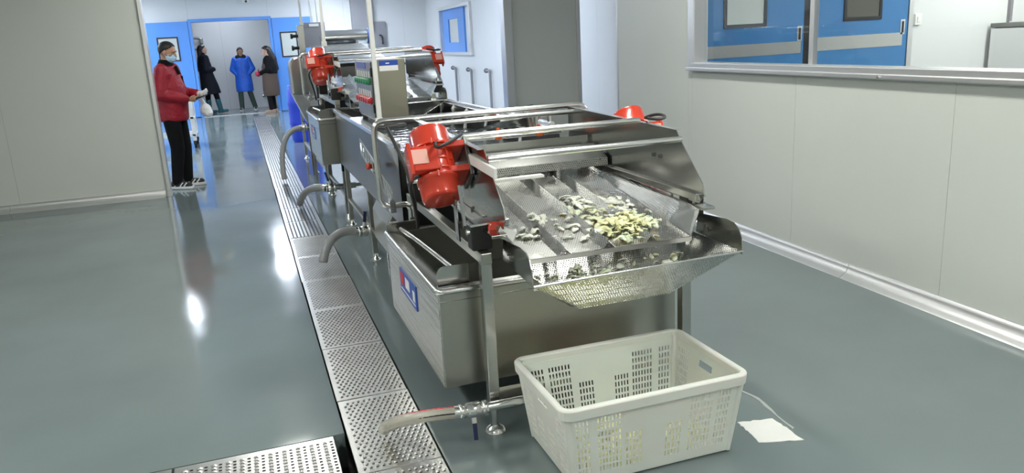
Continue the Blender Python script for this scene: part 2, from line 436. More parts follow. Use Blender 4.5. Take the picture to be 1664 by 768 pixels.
cb = thing('steel_cabinet', (8.9, 6.8, 0), 'stainless cabinet with worktop standing behind the window', 'cabinet')
q = MB(); q.bb(8.42, 9.5, 6.55, 7.10, .1, 1.40); obj('body', q, 'steel_dull', cb, bevel=.006)
q = MB(); q.bb(8.37, 9.5, 6.5, 7.12, 1.40, 1.45); obj('worktop', q, 'steel_dark', cb, bevel=.006)
q = MB(); q.bb(8.36, 8.415, 6.52, 7.1, .1, 1.39); obj('side_post', q, 'steel_bright', cb, bevel=.004)
for x in (8.45, 9.45):
    for y in (6.6, 7.05):
        q = MB(); q.cyl((x, y, 0), (x, y, .1), .02); obj('foot', q, 'steel', cb)
q = MB(); q.bb(8.66, 8.70, 7.12, 7.16, 1.46, CEIL); struct(obj('trim_7', q, 'grey_paint'), 'thin grey vertical strip on the wall above the steel cabinet')

# back wall doors and frame
q = MB(); q.bb(-1.02, -.95, 22.0, 22.24, 0, 2.46); q.bb(.93, 1.0, 22.0, 22.24, 0, 2.46); q.bb(-.95, .93, 22.0, 22.24, 2.38, 2.46)
struct(obj('door_frame', q, 'blue_door', bevel=.005), 'blue frame around the open doorway in the back wall')
door_leaf('door_3', -2.12, -1.03, 22.06, .02, 2.41, 'blue_door', (-1.80, -1.30, 1.45, 2.05), 'door_glass', 'blue sliding door leaf behind the man in red')
door_leaf('door_4', 1.01, 2.06, 22.06, .02, 2.41, 'blue_door', (1.18, 1.62, 1.40, 2.05), 'door_glass', 'blue sliding door leaf beside the far machines')
q = MB(); q.bb(-1.0, .98, 22.0, 22.2, .0, .012); struct(obj('trim_8', q, 'alu'), 'metal threshold strip of the back doorway')
# cold-store door fittings on the corridor wall
for z, lab in ((2.02, 'upper'), (1.72, 'lower')):
    h = thing('door_latch', (-.95, 24.5, z), lab + ' silver latch handle on the grey corridor wall', 'latch', 'latches on the corridor wall')
    q = MB(); q.box((-.84, 24.50, z - .06), (.09, .06, .16)); obj('mount', q, 'steel', h, bevel=.01)
    q = MB(); q.tube([(-.84, 24.42, z), (-1.0, 24.40, z + .015), (-1.17, 24.44, z)], [.03, .035, .012], 8); q.cyl((-.84, 24.5, z), (-.84, 24.42, z), .02); obj('lever', q, 'steel_bright', h)
kb = thing('bumper_rail', (.9, 24.45, .3), 'short steel bumper bar low on the corridor wall', 'rail')
q = MB(); q.cyl((.62, 24.40, .33), (1.4, 24.40, .33), .05, n=12); obj('bar', q, 'steel_bright', kb)
for x in (.68, 1.3):
    q = MB(); q.bb(x, x + .04, 24.40, 24.55, .30, .36); obj('bracket', q, 'steel', kb)
# window in the far side wall
def wf(y, off): return 4.69 + .0304 * (y - 7.3) + off
q = MB()
for (ya, yb, za, zb) in ((17.05, 20.25, 1.25, 1.32), (17.05, 20.25, 2.33, 2.40), (17.05, 17.2, 1.32, 2.33), (20.1, 20.25, 1.32, 2.33)):
    q.bar((wf(ya, -.01), ya, (za + zb) / 2), (wf(yb, -.01), yb, (za + zb) / 2), .10, zb - za)
w2 = struct(obj('window_2', q, 'alu', bevel=.004), 'white framed window with a blue inner panel in the far side wall')
q = MB()
for (ya, yb, za, zb) in ((17.9, 20.1, 1.32, 1.55), (17.9, 20.1, 2.1, 2.33), (17.9, 18.5, 1.55, 2.1), (19.5, 20.1, 1.55, 2.1)):
    q.bar((wf(ya, .05), ya, (za + zb) / 2), (wf(yb, .05), yb, (za + zb) / 2), .04, zb - za)
obj('blue_panel', q, 'blue_door', w2)
q = MB(); q.bar((wf(18.5, .07), 18.5, 1.825), (wf(19.5, .07), 19.5, 1.825), .02, .55); obj('pane', q, 'door_glass', w2)
q = MB(); q.bar((wf(17.2, .08), 17.2, 1.825), (wf(17.9, .08), 17.9, 1.825), .02, 1.01); obj('side_panel', q, 'panel_far', w2)
# dark column and grey board at the back wall
q = MB(); q.bb(3.08, 3.62, 21.9, 22.1, 2.0, CEIL); struct(obj('trim_9', q, 'grey_paint', bevel=.01), 'dark grey duct casing high on the back wall')
gb = thing('grey_board', (3.75, 22.0, 1.5), 'grey metal board with a black hook on the back wall', 'board')
q = MB(); q.bb(3.55, 3.98, 22.02, 22.09, 1.52, 2.20); obj('board', q, 'grey_paint', gb, bevel=.008)
q = MB(); q.tube(fillet([(3.86, 22.02, 1.62), (3.86, 21.95, 1.62), (3.86, 21.95, 1.82), (3.78, 21.95, 1.84)], .04), .02, 8); obj('hook', q, 'black_plastic', gb)
cm = thing('ceiling_camera', (.44, 22.0, 2.86), 'small white box mounted on the wall above the doorway', 'camera')
q = MB(); q.bb(.36, .53, 21.95, 22.09, 2.80, 2.90); obj('housing', q, 'conduit', cm, bevel=.01)
q = MB(); q.cyl((.445, 21.95, 2.84), (.445, 21.92, 2.84), .03, n=12); obj('lens', q, 'black_plastic', cm)
# vertical pipes on the far side wall
for y, zt, lab in ((18.65, .95, 'nearest the blue window'), (17.15, .94, 'middle one of the three'), (15.62, .95, 'nearest the partition stub')):
    h = thing('wall_pipe', (wf(y, -.05), y, 0), 'thin grey bent pipe on the far side wall, ' + lab, 'pipe', 'wall pipes on the far side wall')
    q = MB(); x = wf(y, -.06); q.tube(fillet([(x, y, .02), (x, y, zt), (x, y + .25, zt)], .05), .028, 8); obj('pipe', q, 'grey_paint', h)
    q = MB(); q.lathe((x, y + .25, zt), (0, 1, 0), [(-.02, .05), (.02, .05)], 12); obj('outlet', q, 'grey_paint', h)

# ceiling lamps
def lamp(x, y, far, lab, lx=.3, ly=1.2):
    t = thing('ceiling_lamp', (x, y, CEIL - .06), lab, 'lamp', 'ceiling lamps')
    q = MB(); q.bb(x - lx / 2 - .015, x + lx / 2 + .015, y - ly / 2 - .015, y + ly / 2 + .015, CEIL - .05, CEIL); obj('housing', q, 'lamp_body', t)
    q = MB(); q.bb(x - lx / 2, x + lx / 2, y - ly / 2, y + ly / 2, CEIL - .062, CEIL - .045); obj('diffuser', q, 'lamp_far' if far else 'lamp_near', t)
for y in (-.6, 2.0, 4.5, 8.2):  # single lamp of the last row is added to brighten the partition stub
    for x in (-1.7, 2.0) if y < 8 else (.1,): lamp(x, y, False, 'neutral ceiling lamp or added fill panel over the near work area')
for x, y in ((-3.0, 12.5), (-3.0, 17.5), (-1.32, 15.6), (2.6, 11.6), (2.6, 14.5), (.5, 18.3), (2.6, 20.4), (-3.2, 20.8)):
    lamp(x, y, True, 'cool white ceiling lamp panel over the far zone')
lamp(-.2, 23.4, True, 'small cool ceiling lamp in the corridor behind the doorway', .14, .8)
for x, y in ((6.0, 4.6), (8.2, 4.2), (8.2, 5.9)): lamp(x, y, False, 'ceiling lamp or added fill panel in the room behind the window', .4, 1.2)  # last panel is added to brighten the white wall at right

# ------------------------------------------------------------------ floor drain plates
def dimple_mesh(nx, ny, px, py, stag, shape):
    mb = MB()
    for j in range(ny):
        for i in range(nx):
            x = (i - (nx - 1) / 2) * px + (stag * px if j % 2 else 0); y = (j - (ny - 1) / 2) * py
            a, b, h = shape
            n = 6; base = [(x + a * math.cos(2 * math.pi * k / n), y + b * math.sin(2 * math.pi * k / n), 0) for k in range(n)]
            top = [(x + a * .35 * math.cos(2 * math.pi * k / n), y + b * .15 + b * .35 * math.sin(2 * math.pi * k / n), h) for k in range(n)]
            mb.add(base + top, [[k, (k + 1) % n, n + (k + 1) % n, n + k] for k in range(n)] + [list(range(n, 2 * n))], True)
            mb.add([(x - a * .55, y - b * 1.45, .0012), (x + a * .55, y - b * 1.45, .0012), (x + a * .55, y - b * .72, .0012), (x - a * .55, y - b * .72, .0012)], [[0, 1, 2, 3]])
    return mb
def split_dimples(nx, ny, px, py, stag, shape):
    """bumps and the dark slots as two meshes"""
    full = dimple_mesh(nx, ny, px, py, stag, shape); b = MB(); h = MB()
    for f, s_ in zip(full.f, full.sm):
        t = b if s_ else h; t.add([full.v[k] for k in f], [list(range(len(f)))], s_)
    return b, h
PITCH = .68
bm_, hm_ = split_dimples(12, 22, .0245, .0285, .5, (.0085, .0085, .0045))
pm = MB(); pm.bb(-.163, .163, -.337, .337, -.006, 0)
protoP = obj('drain_plate', pm, 'plate', bevel=.002); protoP.location = (0, 0, 0)
d1 = obj('dimples', bm_, 'plate', protoP); d1['kind'] = 'stuff'; d2 = obj('slots', hm_, 'hole', protoP); d2['kind'] = 'stuff'
rb_ = MB(); gr_ = MB()
for k in range(10):
    x = (k - 4.5) * .031; rb_.bb(x - .008, x + .008, -.325, .325, -.001, .006)
for k in range(9):
    x = (k - 4) * .031; gr_.bb(x - .006, x + .006, -.325, .325, -.001, .0012)
protoF = obj('drain_plate', pm, 'plate', bevel=.002); d3 = obj('ribs', rb_, 'plate', protoF); d3['kind'] = 'stuff'; d4 = obj('grooves', gr_, 'groove', protoF); d4['kind'] = 'stuff'
yb = [2.05 + PITCH * i for i in range(28)]
first = True
dist_words = ['partly cut off at the picture bottom', 'the clear hose empties onto it', 'second beyond the clear hose', 'third beyond the clear hose', 'fourth beyond the clear hose', 'fifth beyond the clear hose']
for i, y in enumerate(yb):
    o = (protoP if i == 0 else copy_tree(protoP)) if i < 7 else (protoF if i == 7 else copy_tree(protoF))
    o.location = (.4035 + random.uniform(-.002, .002), y + PITCH / 2, .004 + random.uniform(0, .003)); o.rotation_euler = (random.uniform(-.003, .003), random.uniform(-.004, .004), random.uniform(-.004, .004))
    if i < 6: lab = 'dimpled steel drain cover plate, ' + dist_words[i]
    elif i == 6: lab = 'dimpled steel drain cover plate, last one before the ribbed plates'
    elif y < 9.8: lab = 'ribbed steel drain cover plate, %s one beyond the dimpled plates' % ('first', 'second', 'third', 'fourth', 'fifth')[i - 7]
    else: lab = 'ribbed steel drain cover plate in the far stretch of the long drain'
    tag(o, lab, 'drain cover', 'plates of the long drain')
bm_, hm_ = split_dimples(11, 20, .054, .0245, 0, (.014, .0085, .006))
pm = MB(); pm.bb(-.31, .31, -.28, .28, -.006, 0)
for i, x in enumerate((-.125, -.755, -1.385)):
    if i == 0:
        pc = obj('cross_drain_plate', pm, 'plate', bevel=.002); a = obj('dimples', bm_, 'plate', pc); a['kind'] = 'stuff'; a = obj('slots', hm_, 'hole', pc); a['kind'] = 'stuff'
        a2 = MB()
        for k in range(11):
            xx = (k - 5) * .054 + .025
            for j in range(20): yy = (j - 9.5) * .0245; a2.bb(xx - .006, xx + .006, yy - .004, yy + .004, .0005, .0015)
        a = obj('hole_rows', a2, 'hole', pc); a['kind'] = 'stuff'
        o = pc
    else: o = copy_tree(pc)
    o.location = (x, 2.808, .003)
    tag(o, ('dimpled plate of the cross drain at lower left, beside the dark gap', 'dimpled plate of the cross drain, further left', 'dimpled plate of the cross drain, out at the left')[i], 'drain cover', 'plates of the cross drain')
# torn white patch and streak on the floor by the crate
def flat(name, pts, z, m, label, cat):
    q = MB(); n = len(pts); q.prism(pts, .0005, z, 2); return tag(obj(name, q, m), label, cat)
def rough(pts, amp, k=6, seed=3):
    rnd = random.Random(seed); out = []
    for (a, b) in zip(pts, pts[1:] + pts[:1]):
        for i in range(k):
            t = i / k; out.append((a[0] + (b[0] - a[0]) * t + rnd.uniform(-amp, amp), a[1] + (b[1] - a[1]) * t + rnd.uniform(-amp, amp)))
    return out
flat('floor_patch', rough([(1.76, 2.495), (1.90, 2.465), (1.905, 2.40), (1.90, 2.275), (1.735, 2.32), (1.745, 2.40)], .006), .003, 'white_sheet', 'torn white patch on the grey floor right of the crate', 'patch')
flat('floor_streak', rough([(1.925, 2.86), (1.935, 2.86), (1.968, 2.65), (1.93, 2.36), (1.92, 2.36), (1.955, 2.62)], .005, 5, 5), .0015, 'streak', 'thin ragged pale streak on the floor behind the white patch', 'streak')

# ------------------------------------------------------------------ washing line
XL, XR = .885, 1.75
def dz(y): return .755 + (y - 2.72) * .135
def rotX(a): return Matrix.Rotation(a, 3, 'X')

def motor(parent, c, side, tilt=-35):
    """vibration motor; axis along local Z, feet towards +x*side; parts: motor (housing) with sub-parts"""
    T = Matrix.Translation(V(c)) @ Matrix.Rotation(R(tilt), 4, 'X') @ Matrix.Scale(.95, 4)
    s = side
    h = MB()
    h.lathe((0, 0, 0), (0, 0, 1), [(-.075, .078), (-.07, .082), (.07, .082), (.075, .078)], 28)
    for z in (-.045, 0.0, .045): h.lathe((0, 0, z), (0, 0, 1), [(-.006, .084), (-.004, .0895), (.004, .0895), (.006, .084)], 28)
    for a in range(0, 360, 30):
        ca, sa = math.cos(R(a)), math.sin(R(a)); h.bar((.083 * ca, .083 * sa, -.07), (.083 * ca, .083 * sa, .07), .008, .012, (ca, sa, 0))
    m = obj('motor', h.xf(T), 'red_paint', parent)
    for sg in (-1, 1):
        q = MB(); q.lathe((0, 0, 0), (0, 0, sg), [(.07, .0955), (.088, .0955), (.089, .090), (.16, .088), (.168, .084), (.172, .074), (.173, .0)], 32); obj('end_cap', q.xf(T), 'red_paint', m)
        q = MB()
        for k in range(6):
            a = R(60 * k + 20); q.cyl((.091 * math.cos(a), .091 * math.sin(a), sg * .066), (.091 * math.cos(a), .091 * math.sin(a), sg * .093), .006, n=6)
        obj('bolts', q.xf(T), 'red_paint', m)
    q = MB(); q.box((-s * .06, -.075, -.005), (.115, .05, .115)); obj('terminal_box', q.xf(T), 'red_paint', m, bevel=.006)
    q = MB(); q.box((-s * .085, -.103, .0), (.075, .006, .07)); obj('nameplate', q.xf(T), 'nameplate', m, bevel=.002)
    q = MB(); q.box((-s * .124, -.07, -.005), (.016, .075, .15)); obj('box_cover', q.xf(T), 'red_paint', m, bevel=.004)
    q = MB()
    for z in (-.06, .06): q.box((s * .085, 0, z), (.09, .17, .03))
    obj('mounting_foot', q.xf(T), 'red_paint', m, bevel=.006)
    q = MB(); q.box((s * .138, 0, 0), (.018, .16, .19)); obj('mounting_plate', q.xf(T), 'steel_dark', m, bevel=.004)
    return m

def vib_screen(root, leg_bottom):
    out_y = [(4.15, 1.185), (2.965, 1.16), (2.93, 1.12), (2.86, 1.055), (2.755, .957), (2.742, .913), (2.78, .872), (3.9, .89), (4.15, .93)]
    for x, sg in ((XL, -1), (XR, 1)):
        q = MB(); q.prism(out_y, x - .002, x + .002, 0); p = obj('side_plate', q, 'steel', root)
        q = MB(); q.bar((x + sg * .013, 4.13, 1.183), (x + sg * .013, 2.975, 1.158), .03, .004); obj('top_flange', q, 'steel_bright', p)
        q = MB(); q.sheet([(x - sg * .004, 2.965, 1.155), (x - sg * .004, 2.72, 1.108), (x - sg * .004, 2.745, 1.07), (x - sg * .004, 3.05, 1.115)], .004); 
        q = MB(); q.bar((x + sg * .010, 3.30, 1.105), (x + sg * .010, 2.80, 1.085), .014, .04)
        if sg < 0: obj('stiffener', q, 'white_sheet' if sg < 0 else 'steel_bright', p, bevel=.003)
        q = MB(); q.bar((x - sg * .012, 3.95, .905), (x - sg * .012, 2.765, .900), .022, .03); obj('lower_fold', q, 'steel', p, bevel=.003)
        q = MB()
        for y in (3.16, 3.10): q.cyl((x - .009, y, 1.03), (x + .009, y, 1.03), .009, n=8)
        obj('bolts', q, 'steel_dark', p)
    # deck and its ridges
    q = MB(); q.sheet([(.955, 2.72, dz(2.72)), (1.675, 2.72, dz(2.72)), (1.675, 4.05, dz(4.05)), (.955, 4.05, dz(4.05))], .003)
    deck = obj('screen_deck', q, 'perf', root)
    for x in (1.11, 1.30, 1.49):
        q = MB(); y0, y1 = 2.715, 4.0
        for a, b, za, zb in ((-.03, 0, .0, .032), (0, .03, .032, .0)):
            q.sheet([(x + a, y0, dz(y0) + za), (x + b, y0, dz(y0) + zb), (x + b, y1, dz(y1) + zb), (x + a, y1, dz(y1) + za)], .002)
        obj('ridge', q, 'perf_fine', deck)
    q = MB(); q.bar((.955, 2.722, dz(2.72) - .011), (1.675, 2.722, dz(2.72) - .011), .012, .018); obj('front_edge', q, 'steel_dark', deck)
    for x0, x1, xf in ((XR - .002, 1.675, 1.80), (XL + .002, .955, .835)):
        q = MB(); a = (x0, 2.77, .854); b = (x0, 4.05, dz(4.05) + .004)
        quad = [a, (x1, 2.72, dz(2.72)), (x1, 3.75, dz(3.75)), (x0, 3.75, .900)]
        if x0 < 1.2: quad = [quad[1], quad[0], quad[3], quad[2]]
        q.sheet(quad, .003); t = obj('trough_side', q, 'perf_fine', root)
        if x0 > 1.2:
            q = MB(); q.sheet([(x0 - .001, 2.77, .855), (x1 - .002, 2.72, dz(2.72) + .001), (x1 - .002, 2.90, dz(2.90) + .002), (x0 - .001, 2.90, .8605)], .001); obj('end_sheet', q, 'steel_bright', t)
        q = MB(); q.bar(((x0 + xf) / 2, 2.75, .852), ((x0 + xf) / 2, 3.75, .887), abs(xf - x0) + .012, .012); obj('flange', q, 'steel', t, bevel=.002)
        q = MB()
        for k in range(6): yy = 2.83 + .18 * k; q.cyl((x0 + (.006 if x0 > 1.2 else -.006), yy, .862 + (yy - 2.83) * .035), (x0 + (.006 if x0 > 1.2 else -.006), yy, .874 + (yy - 2.83) * .035), .007, n=6)
        obj('bolts', q, 'steel_dark', t)
    # cross tubes
    for y, z, r_ in ((3.30, 1.175, .014), (2.925, 1.125, .013), (4.06, 1.165, .013)):
        q = MB(); q.cyl((XL, y, z), (XR, y, z), r_, n=12); obj('cross_tube', q, 'steel_bright', root)
    # hoop
    q = MB(); q.tube(fillet([(.80, 4.15, leg_hoop), (.80, 4.15, .735), (.64, 4.15, .735), (.64, 4.15, 1.192), (1.86, 4.15, 1.192), (1.86, 4.15, .735), (1.80, 4.15, .735)], .06, 7), .0165, 12); hp = obj('hoop', q, 'steel_bright', root)
    q = MB(); q.box((.70, 4.15, .735), (.03, .06, .07)); q.cyl((.70, 4.15, .70), (.70, 4.15, .80), .009, n=8); obj('clamp', q, 'steel_bright', hp)
    # frame
    for x in (.825, 1.72):
        q = MB(); q.bar((x, 2.82, .752), (x, 4.26, .752), .045, .045); obj('beam', q, 'steel_dull', root, bevel=.004)
        for y in (2.85, 4.235):
            q = MB(); q.bb(x - .022, x + .022, y - .022, y + .022, leg_bottom + .12, .73); l = obj('leg', q, 'steel', root, bevel=.003)
            q = MB(); q.cyl((x, y, leg_bottom + .03), (x, y, leg_bottom + .125), .014, n=12); obj('spindle', q, 'steel_bright', l)
            q = MB(); q.lathe((x, y, leg_bottom), (0, 0, 1), [(0, .045), (.006, .046), (.02, .034), (.03, .018)], 20); obj('foot', q, 'steel_bright', l)
    for y in (2.85, 4.235):
        q = MB(); q.bar((.83, y, .165), (1.715, y, .165), .035, .035); obj('cross_bar', q, 'steel_dull', root, bevel=.003)
    q = MB(); q.bar((.83, 4.235, .70), (1.715, 4.235, .70), .035, .035); obj('cross_bar', q, 'steel_dull', root, bevel=.003)
    # rubber mounts with bracket
    for x, sg in ((.825, -1), (1.785, 1)):
        for y in (2.90, 4.0):
            q = MB(); q.box((x, y, .83), (.085, .07, .11)); m_ = obj('rubber_mount', q, 'black_rubber', root, bevel=.008)
            q = MB(); q.bar((x - .045 * -sg, y, .88), (x + .045 * -sg, y, .885), .09, .008); obj('top_pad', q, 'steel_bright', m_); q = MB(); q.bar((x + .05 * sg, y + .03, .86), (x + .03 * sg, y + .16, 1.0), .012, .03); obj('bracket', q, 'steel_bright', m_)
            q = MB(); q.cyl((x + sg * .045, y - .01, .85), (x + sg * .056, y - .01, .85), .012, n=8); obj('bolt', q, 'steel_bright', m_)
    q = MB(); q.lathe((.872, 2.845, .865), (-.35, -1, .2), [(0, .026), (.012, .026), (.014, .018)], 16); k_ = obj('red_knob', q, 'red_paint', root)
    q = MB(); q.box((.905, 2.80, .845), (.07, .006, .045), Matrix.Rotation(R(28), 3, 'Y')); obj('white_tag', q, 'white_sheet', k_)
    # motors and cables
    for c, s_, ends in (((.738, 3.21, 1.075), 1, [(.735, 3.15, 1.18), (.68, 3.03, 1.15), (.80, 3.1, 1.19), (XL - .004, 3.28, 1.19)]),
                        ((1.897, 3.62, 1.035), -1, [(1.93, 3.58, 1.15), (2.0, 3.5, 1.20), (2.02, 3.42, 1.13), (1.80, 3.32, 1.18)])):
        m_ = motor(root, c, s_)
        q = MB(); q.tube(bez(*ends), .0075, 8); obj('cable', q, 'black_rubber', m_)
    q = MB(); q.tube(bez((.66, 3.15, 1.05), (.60, 3.3, 1.0), (.68, 3.4, .95), (.70, 3.5, .75), 20), .008, 8); obj('cable', q, 'black_rubber', root)
    q = MB(); q.tube(bez((.70, 4.10, 1.16), (.72, 3.9, 1.05), (.75, 3.75, .95), (.74, 3.72, .75), 16), .010, 8); obj('cable', q, 'black_rubber', root)
    q = MB(); q.sheet([(.775, 3.08, .78), (.775, 3.03, .78), (.775, 3.06, .95), (.775, 3.10, .97)], .006); obj('gusset', q, 'steel', root)
    # discharge hopper
    zt = .835
    q = MB(); fl = (.90, 2.505, .715); fr = (1.77, 2.505, .728); bl = (1.125, 2.61, .565); br = (1.50, 2.61, .565)
    q.sheet([bl, br, fr, fl], .003); ch = obj('chute', q, 'perf_fine', root)
    q = MB(); q.tube([fl, fr], .005, 8); obj('lip', q, 'steel_bright', ch)
    q = MB(); q.sheet([(1.10, 2.66, .565), (1.50, 2.66, .565), (1.76, 2.86, .735), (.905, 2.86, .735)], .003); obj('back_plate', q, 'perf_fine', ch)
    prof = [(2.84, .735), (2.82, .82), (2.62, zt), (2.565, zt - .005), (2.53, zt - .025), (2.512, .78), (2.505, .715)]
    for x in (.898, 1.772):
        q = MB(); q.prism(prof, x - .002, x + .002, 0); sp = obj('chute_side', q, 'steel', ch)
        q = MB(); q.cyl((x - .008, 2.76, .775), (x + .008, 2.76, .775), .007, n=8); q.cyl((x - .008, 2.735, .768), (x + .008, 2.735, .768), .007, n=8); obj('bolts', q, 'steel_dark', sp)
    q = MB(); q.sheet([bl, fl, (.905, 2.86, .735), (1.10, 2.66, .565)][::-1], .003); obj('funnel_side', q, 'steel', ch)
    q = MB(); q.sheet([br, fr, (1.76, 2.86, .735), (1.50, 2.66, .565)], .003); obj('funnel_side', q, 'perf_fine', ch)

def tank(root):
    x0, x1, y0, y1, z0, z1 = .65, 1.74, 2.96, 4.10, .185, .60; t = .006
    q = MB(); q.bb(x0, x1, y0, y0 + t, z0, z1); q.bb(x0, x1, y1 - t, y1, z0, z1); q.bb(x1 - t, x1, y0 + t, y1 - t, z0, z1); q.bb(x0, x1, y0, y1, z0 - t, z0)
    b = obj('tank_body', q, 'steel_dull', root)
    q = MB(); q.bb(x0 - .001, x0 + t, y0 - .001, y1, z0, z1); obj('side_sheet', q, 'steel_wavy', b)
    # bevelled rim
    q = MB()
    q.tube(fillet([(x1, y0, z1), (x0 - .004, y0 - .004, z1), (x0 - .004, y1 + .02, z1), (x1, y1 + .02, z1)], .04, 6), .014, 10); obj('rim', q, 'steel_bright', b)
    q = MB(); q.sheet([(x0, y0 + .03, z1 + .006), (x0 + .075, y0 + .03, z1 - .012), (x0 + .075, y1 - .02, z1 - .012), (x0, y1 - .02, z1 + .006)], .004); obj('ledge', q, 'steel_bright', b)
    q = MB(); q.sheet([(x0, y0 - .002, z1 - .045), (x1, y0 - .002, z1 - .045), (x1, y0 + .04, z1 + .01), (x0, y0 + .04, z1 + .01)], .004); obj('front_bevel', q, 'steel', b)
    q = MB(); q.bar((x0 + .02, y1 + .0, z1 + .045), (.83, y1 + .0, z1 + .045), .03, .02); q.bb(x0 + .0, .83, y1 - .002, y1 + .004, z1 - .05, z1 + .045); obj('back_ledge', q, 'steel', b, bevel=.004)
    pr_ = [(.665, .60), (.665, .655), (.672, .675), (.69, .688), (.80, .688), (.80, .60)]
    q = MB(); q.prism(pr_, y0 + .055, y0 + .062, 1); obj('baffle', q, 'steel', b)
    q = MB(); q.tube(bez((.71, 4.0, .635), (.745, 3.7, .635), (.765, 3.4, .625), (.775, 3.03, .635)), .013, 10); obj('overflow_pipe', q, 'steel_bright', b)
    q = MB(); q.bb(x0 + .01, x1 - .01, y0 + .01, y1 - .01, .36, .37); obj('water', q, 'steel_dark', b)
    # blue nameplate
    q = MB(); q.bb(x0 - .005, x0 - .001, 3.405, 3.785, .375, .495); lb = obj('label_plate', q, 'blue_label', root)
    q = MB(); q.bb(x0 - .0065, x0 - .004, 3.68, 3.76, .42, .48); obj('red_mark', q, 'red_print', lb)
    q = MB(); q.bb(x0 - .0065, x0 - .004, 3.55, 3.645, .425, .478); q.bb(x0 - .0065, x0 - .004, 3.43, 3.475, .41, .46); q.bb(x0 - .0065, x0 - .004, 3.43, 3.76, .392, .398); obj('white_print', q, 'white_print', lb)

leg_hoop = .66
v1 = thing('vibrating_screen', (1.3, 3.4, 0), 'nearest stainless vibrating screen with red motors and cabbage on its deck', 'screen', 'vibrating screens of the washing line')
vib_screen(v1, 0)
t1 = thing('water_tank', (1.2, 3.5, 0), 'stainless water tank with blue label plate below the nearest screen', 'tank', 'water tanks of the washing line')
tank(t1)
# second unit, one step up the line
DY, DZ = 4.5, .34
v2 = copy_tree(v1); v2.location = (1.3, 3.4 + DY, DZ); tag(v2, 'farther stainless vibrating screen with red motors, behind the control cabinet', 'screen', 'vibrating screens of the washing line')
t2 = copy_tree(t1); t2.location = (1.2, 3.5 + DY, DZ); tag(t2, 'farther stainless water tank hanging left of the washing flume', 'tank', 'water tanks of the washing line')
for x in (.825, 1.72):                     # taller legs down to the floor
    for y in (2.85 + DY, 4.235 + DY):
        q = MB(); q.bb(x - .022, x + .022, y - .022, y + .022, .06, DZ + .2); l = obj('leg', q, 'steel', v2, bevel=.003)
        q = MB(); q.lathe((x, y, 0), (0, 0, 1), [(0, .045), (.006, .046), (.02, .034), (.06, .018)], 16); obj('foot', q, 'steel_bright', l)
for ch in list(v2.children):               # drop the short spindles and feet of the copied legs
    if ch.name.startswith('leg') and len(ch.children) == 2:
        for g in list(ch.children): bpy.data.objects.remove(g)
q = MB(); q.bar((.825, 7.4, .22), (.825, 8.7, .22), .03, .03); obj('lower_rail', q, 'steel_dull', v2, bevel=.003)
q = MB(); q.bar((.83, 7.37, .32), (1.7, 7.37, .32), .03, .03); obj('lower_rail', q, 'steel_dull', v2, bevel=.003)

# washing flume
def flume(root, y0, y1, zt, zb, legs, front_lip):
    x0, x1 = .79, 1.77; t = .006
    q = MB(); q.bb(x0, x0 + t, y0, y1, zb, zt); q.bb(x1 - t, x1, y0, y1, zb, zt); q.bb(x0, x1, y1 - t, y1, zb, zt)
    q.bb(x0, x1, y0, y0 + t, zb, zt - (.08 if front_lip else 0)); q.bb(x0, x1, y0, y1, zb - t, zb)
    b = obj('trough', q, 'steel_shaded', root)
    for x in (x0, x1):
        q = MB(); q.bar((x, y0, zt), (x, y1, zt), .04, .03); obj('rim', q, 'steel_bright', b, bevel=.005)
    q = MB(); q.bb(x0 + .01, x1 - .01, y0 + .01, y1 - .01, zt - .165, zt - .15); obj('water', q, 'rough_water', b)
    for x, y in legs:
        q = MB(); q.bb(x - .02, x + .02, y - .02, y + .02, .05, zb); l = obj('leg', q, 'steel_dull', root, bevel=.003)
        q = MB(); q.lathe((x, y, 0), (0, 0, 1), [(0, .04), (.008, .04), (.02, .02), (.05, .018)], 14); obj('foot', q, 'steel_bright', l)
    ys = sorted({y for x, y in legs})
    for x in sorted({x for x, y in legs}):
        q = MB(); q.bar((x, ys[0], .24), (x, ys[-1], .24), .03, .03); obj('rail', q, 'steel_dull', root, bevel=.003)
    return b
mat('rough_water', (.05, .06, .06), .12, 0, .5, bump=(9, one, .9, .03))
f1 = thing('washing_flume', (1.28, 5.8, 0), 'long stainless washing flume with water jets, between the two screens', 'washer')
fb = flume(f1, 4.34, 7.26, 1.03, .56, [(.82, 4.5), (.82, 5.8), (.82, 7.1), (1.74, 4.5), (1.74, 7.1)], True)
for k, (y, z) in enumerate(((7.15, 1.0), (6.72, 1.0), (6.3, 1.0), (5.75, 1.0), (5.35, 1.0), (4.95, 1.0))):
    q = MB(); q.lathe((1.755, y, z + .01), (-.25, 0, -1), [(-.03, .012), (0, .026), (.012, .026), (.03, .016), (.05, .012)], 12); nz = obj('nozzle', q, 'white_sheet', f1)
    q = MB(); q.tube([(1.745, y, z - .03), (1.735, y, z - .07), (1.725, y, z - .13)], [.011, .012, .017], 8); obj('water_jet', q, 'water', nz)
q = MB(); q.cyl((1.79, 4.5, 1.055), (1.79, 7.2, 1.055), .016, n=10); sp = obj('supply_pipe', q, 'steel_bright', f1)
for y, m_ in ((4.98, 'blue_handle'), (4.55, 'steel_dark')):
    q = MB(); q.cyl((1.79, y, 1.05), (1.79, y, 1.12), .013, n=10); vv = obj('valve', q, 'steel_bright', f1)
    q = MB(); q.bar((1.74, y, 1.125), (1.85, y + .02, 1.135), .018, .008); obj('handle', q, m_, vv)
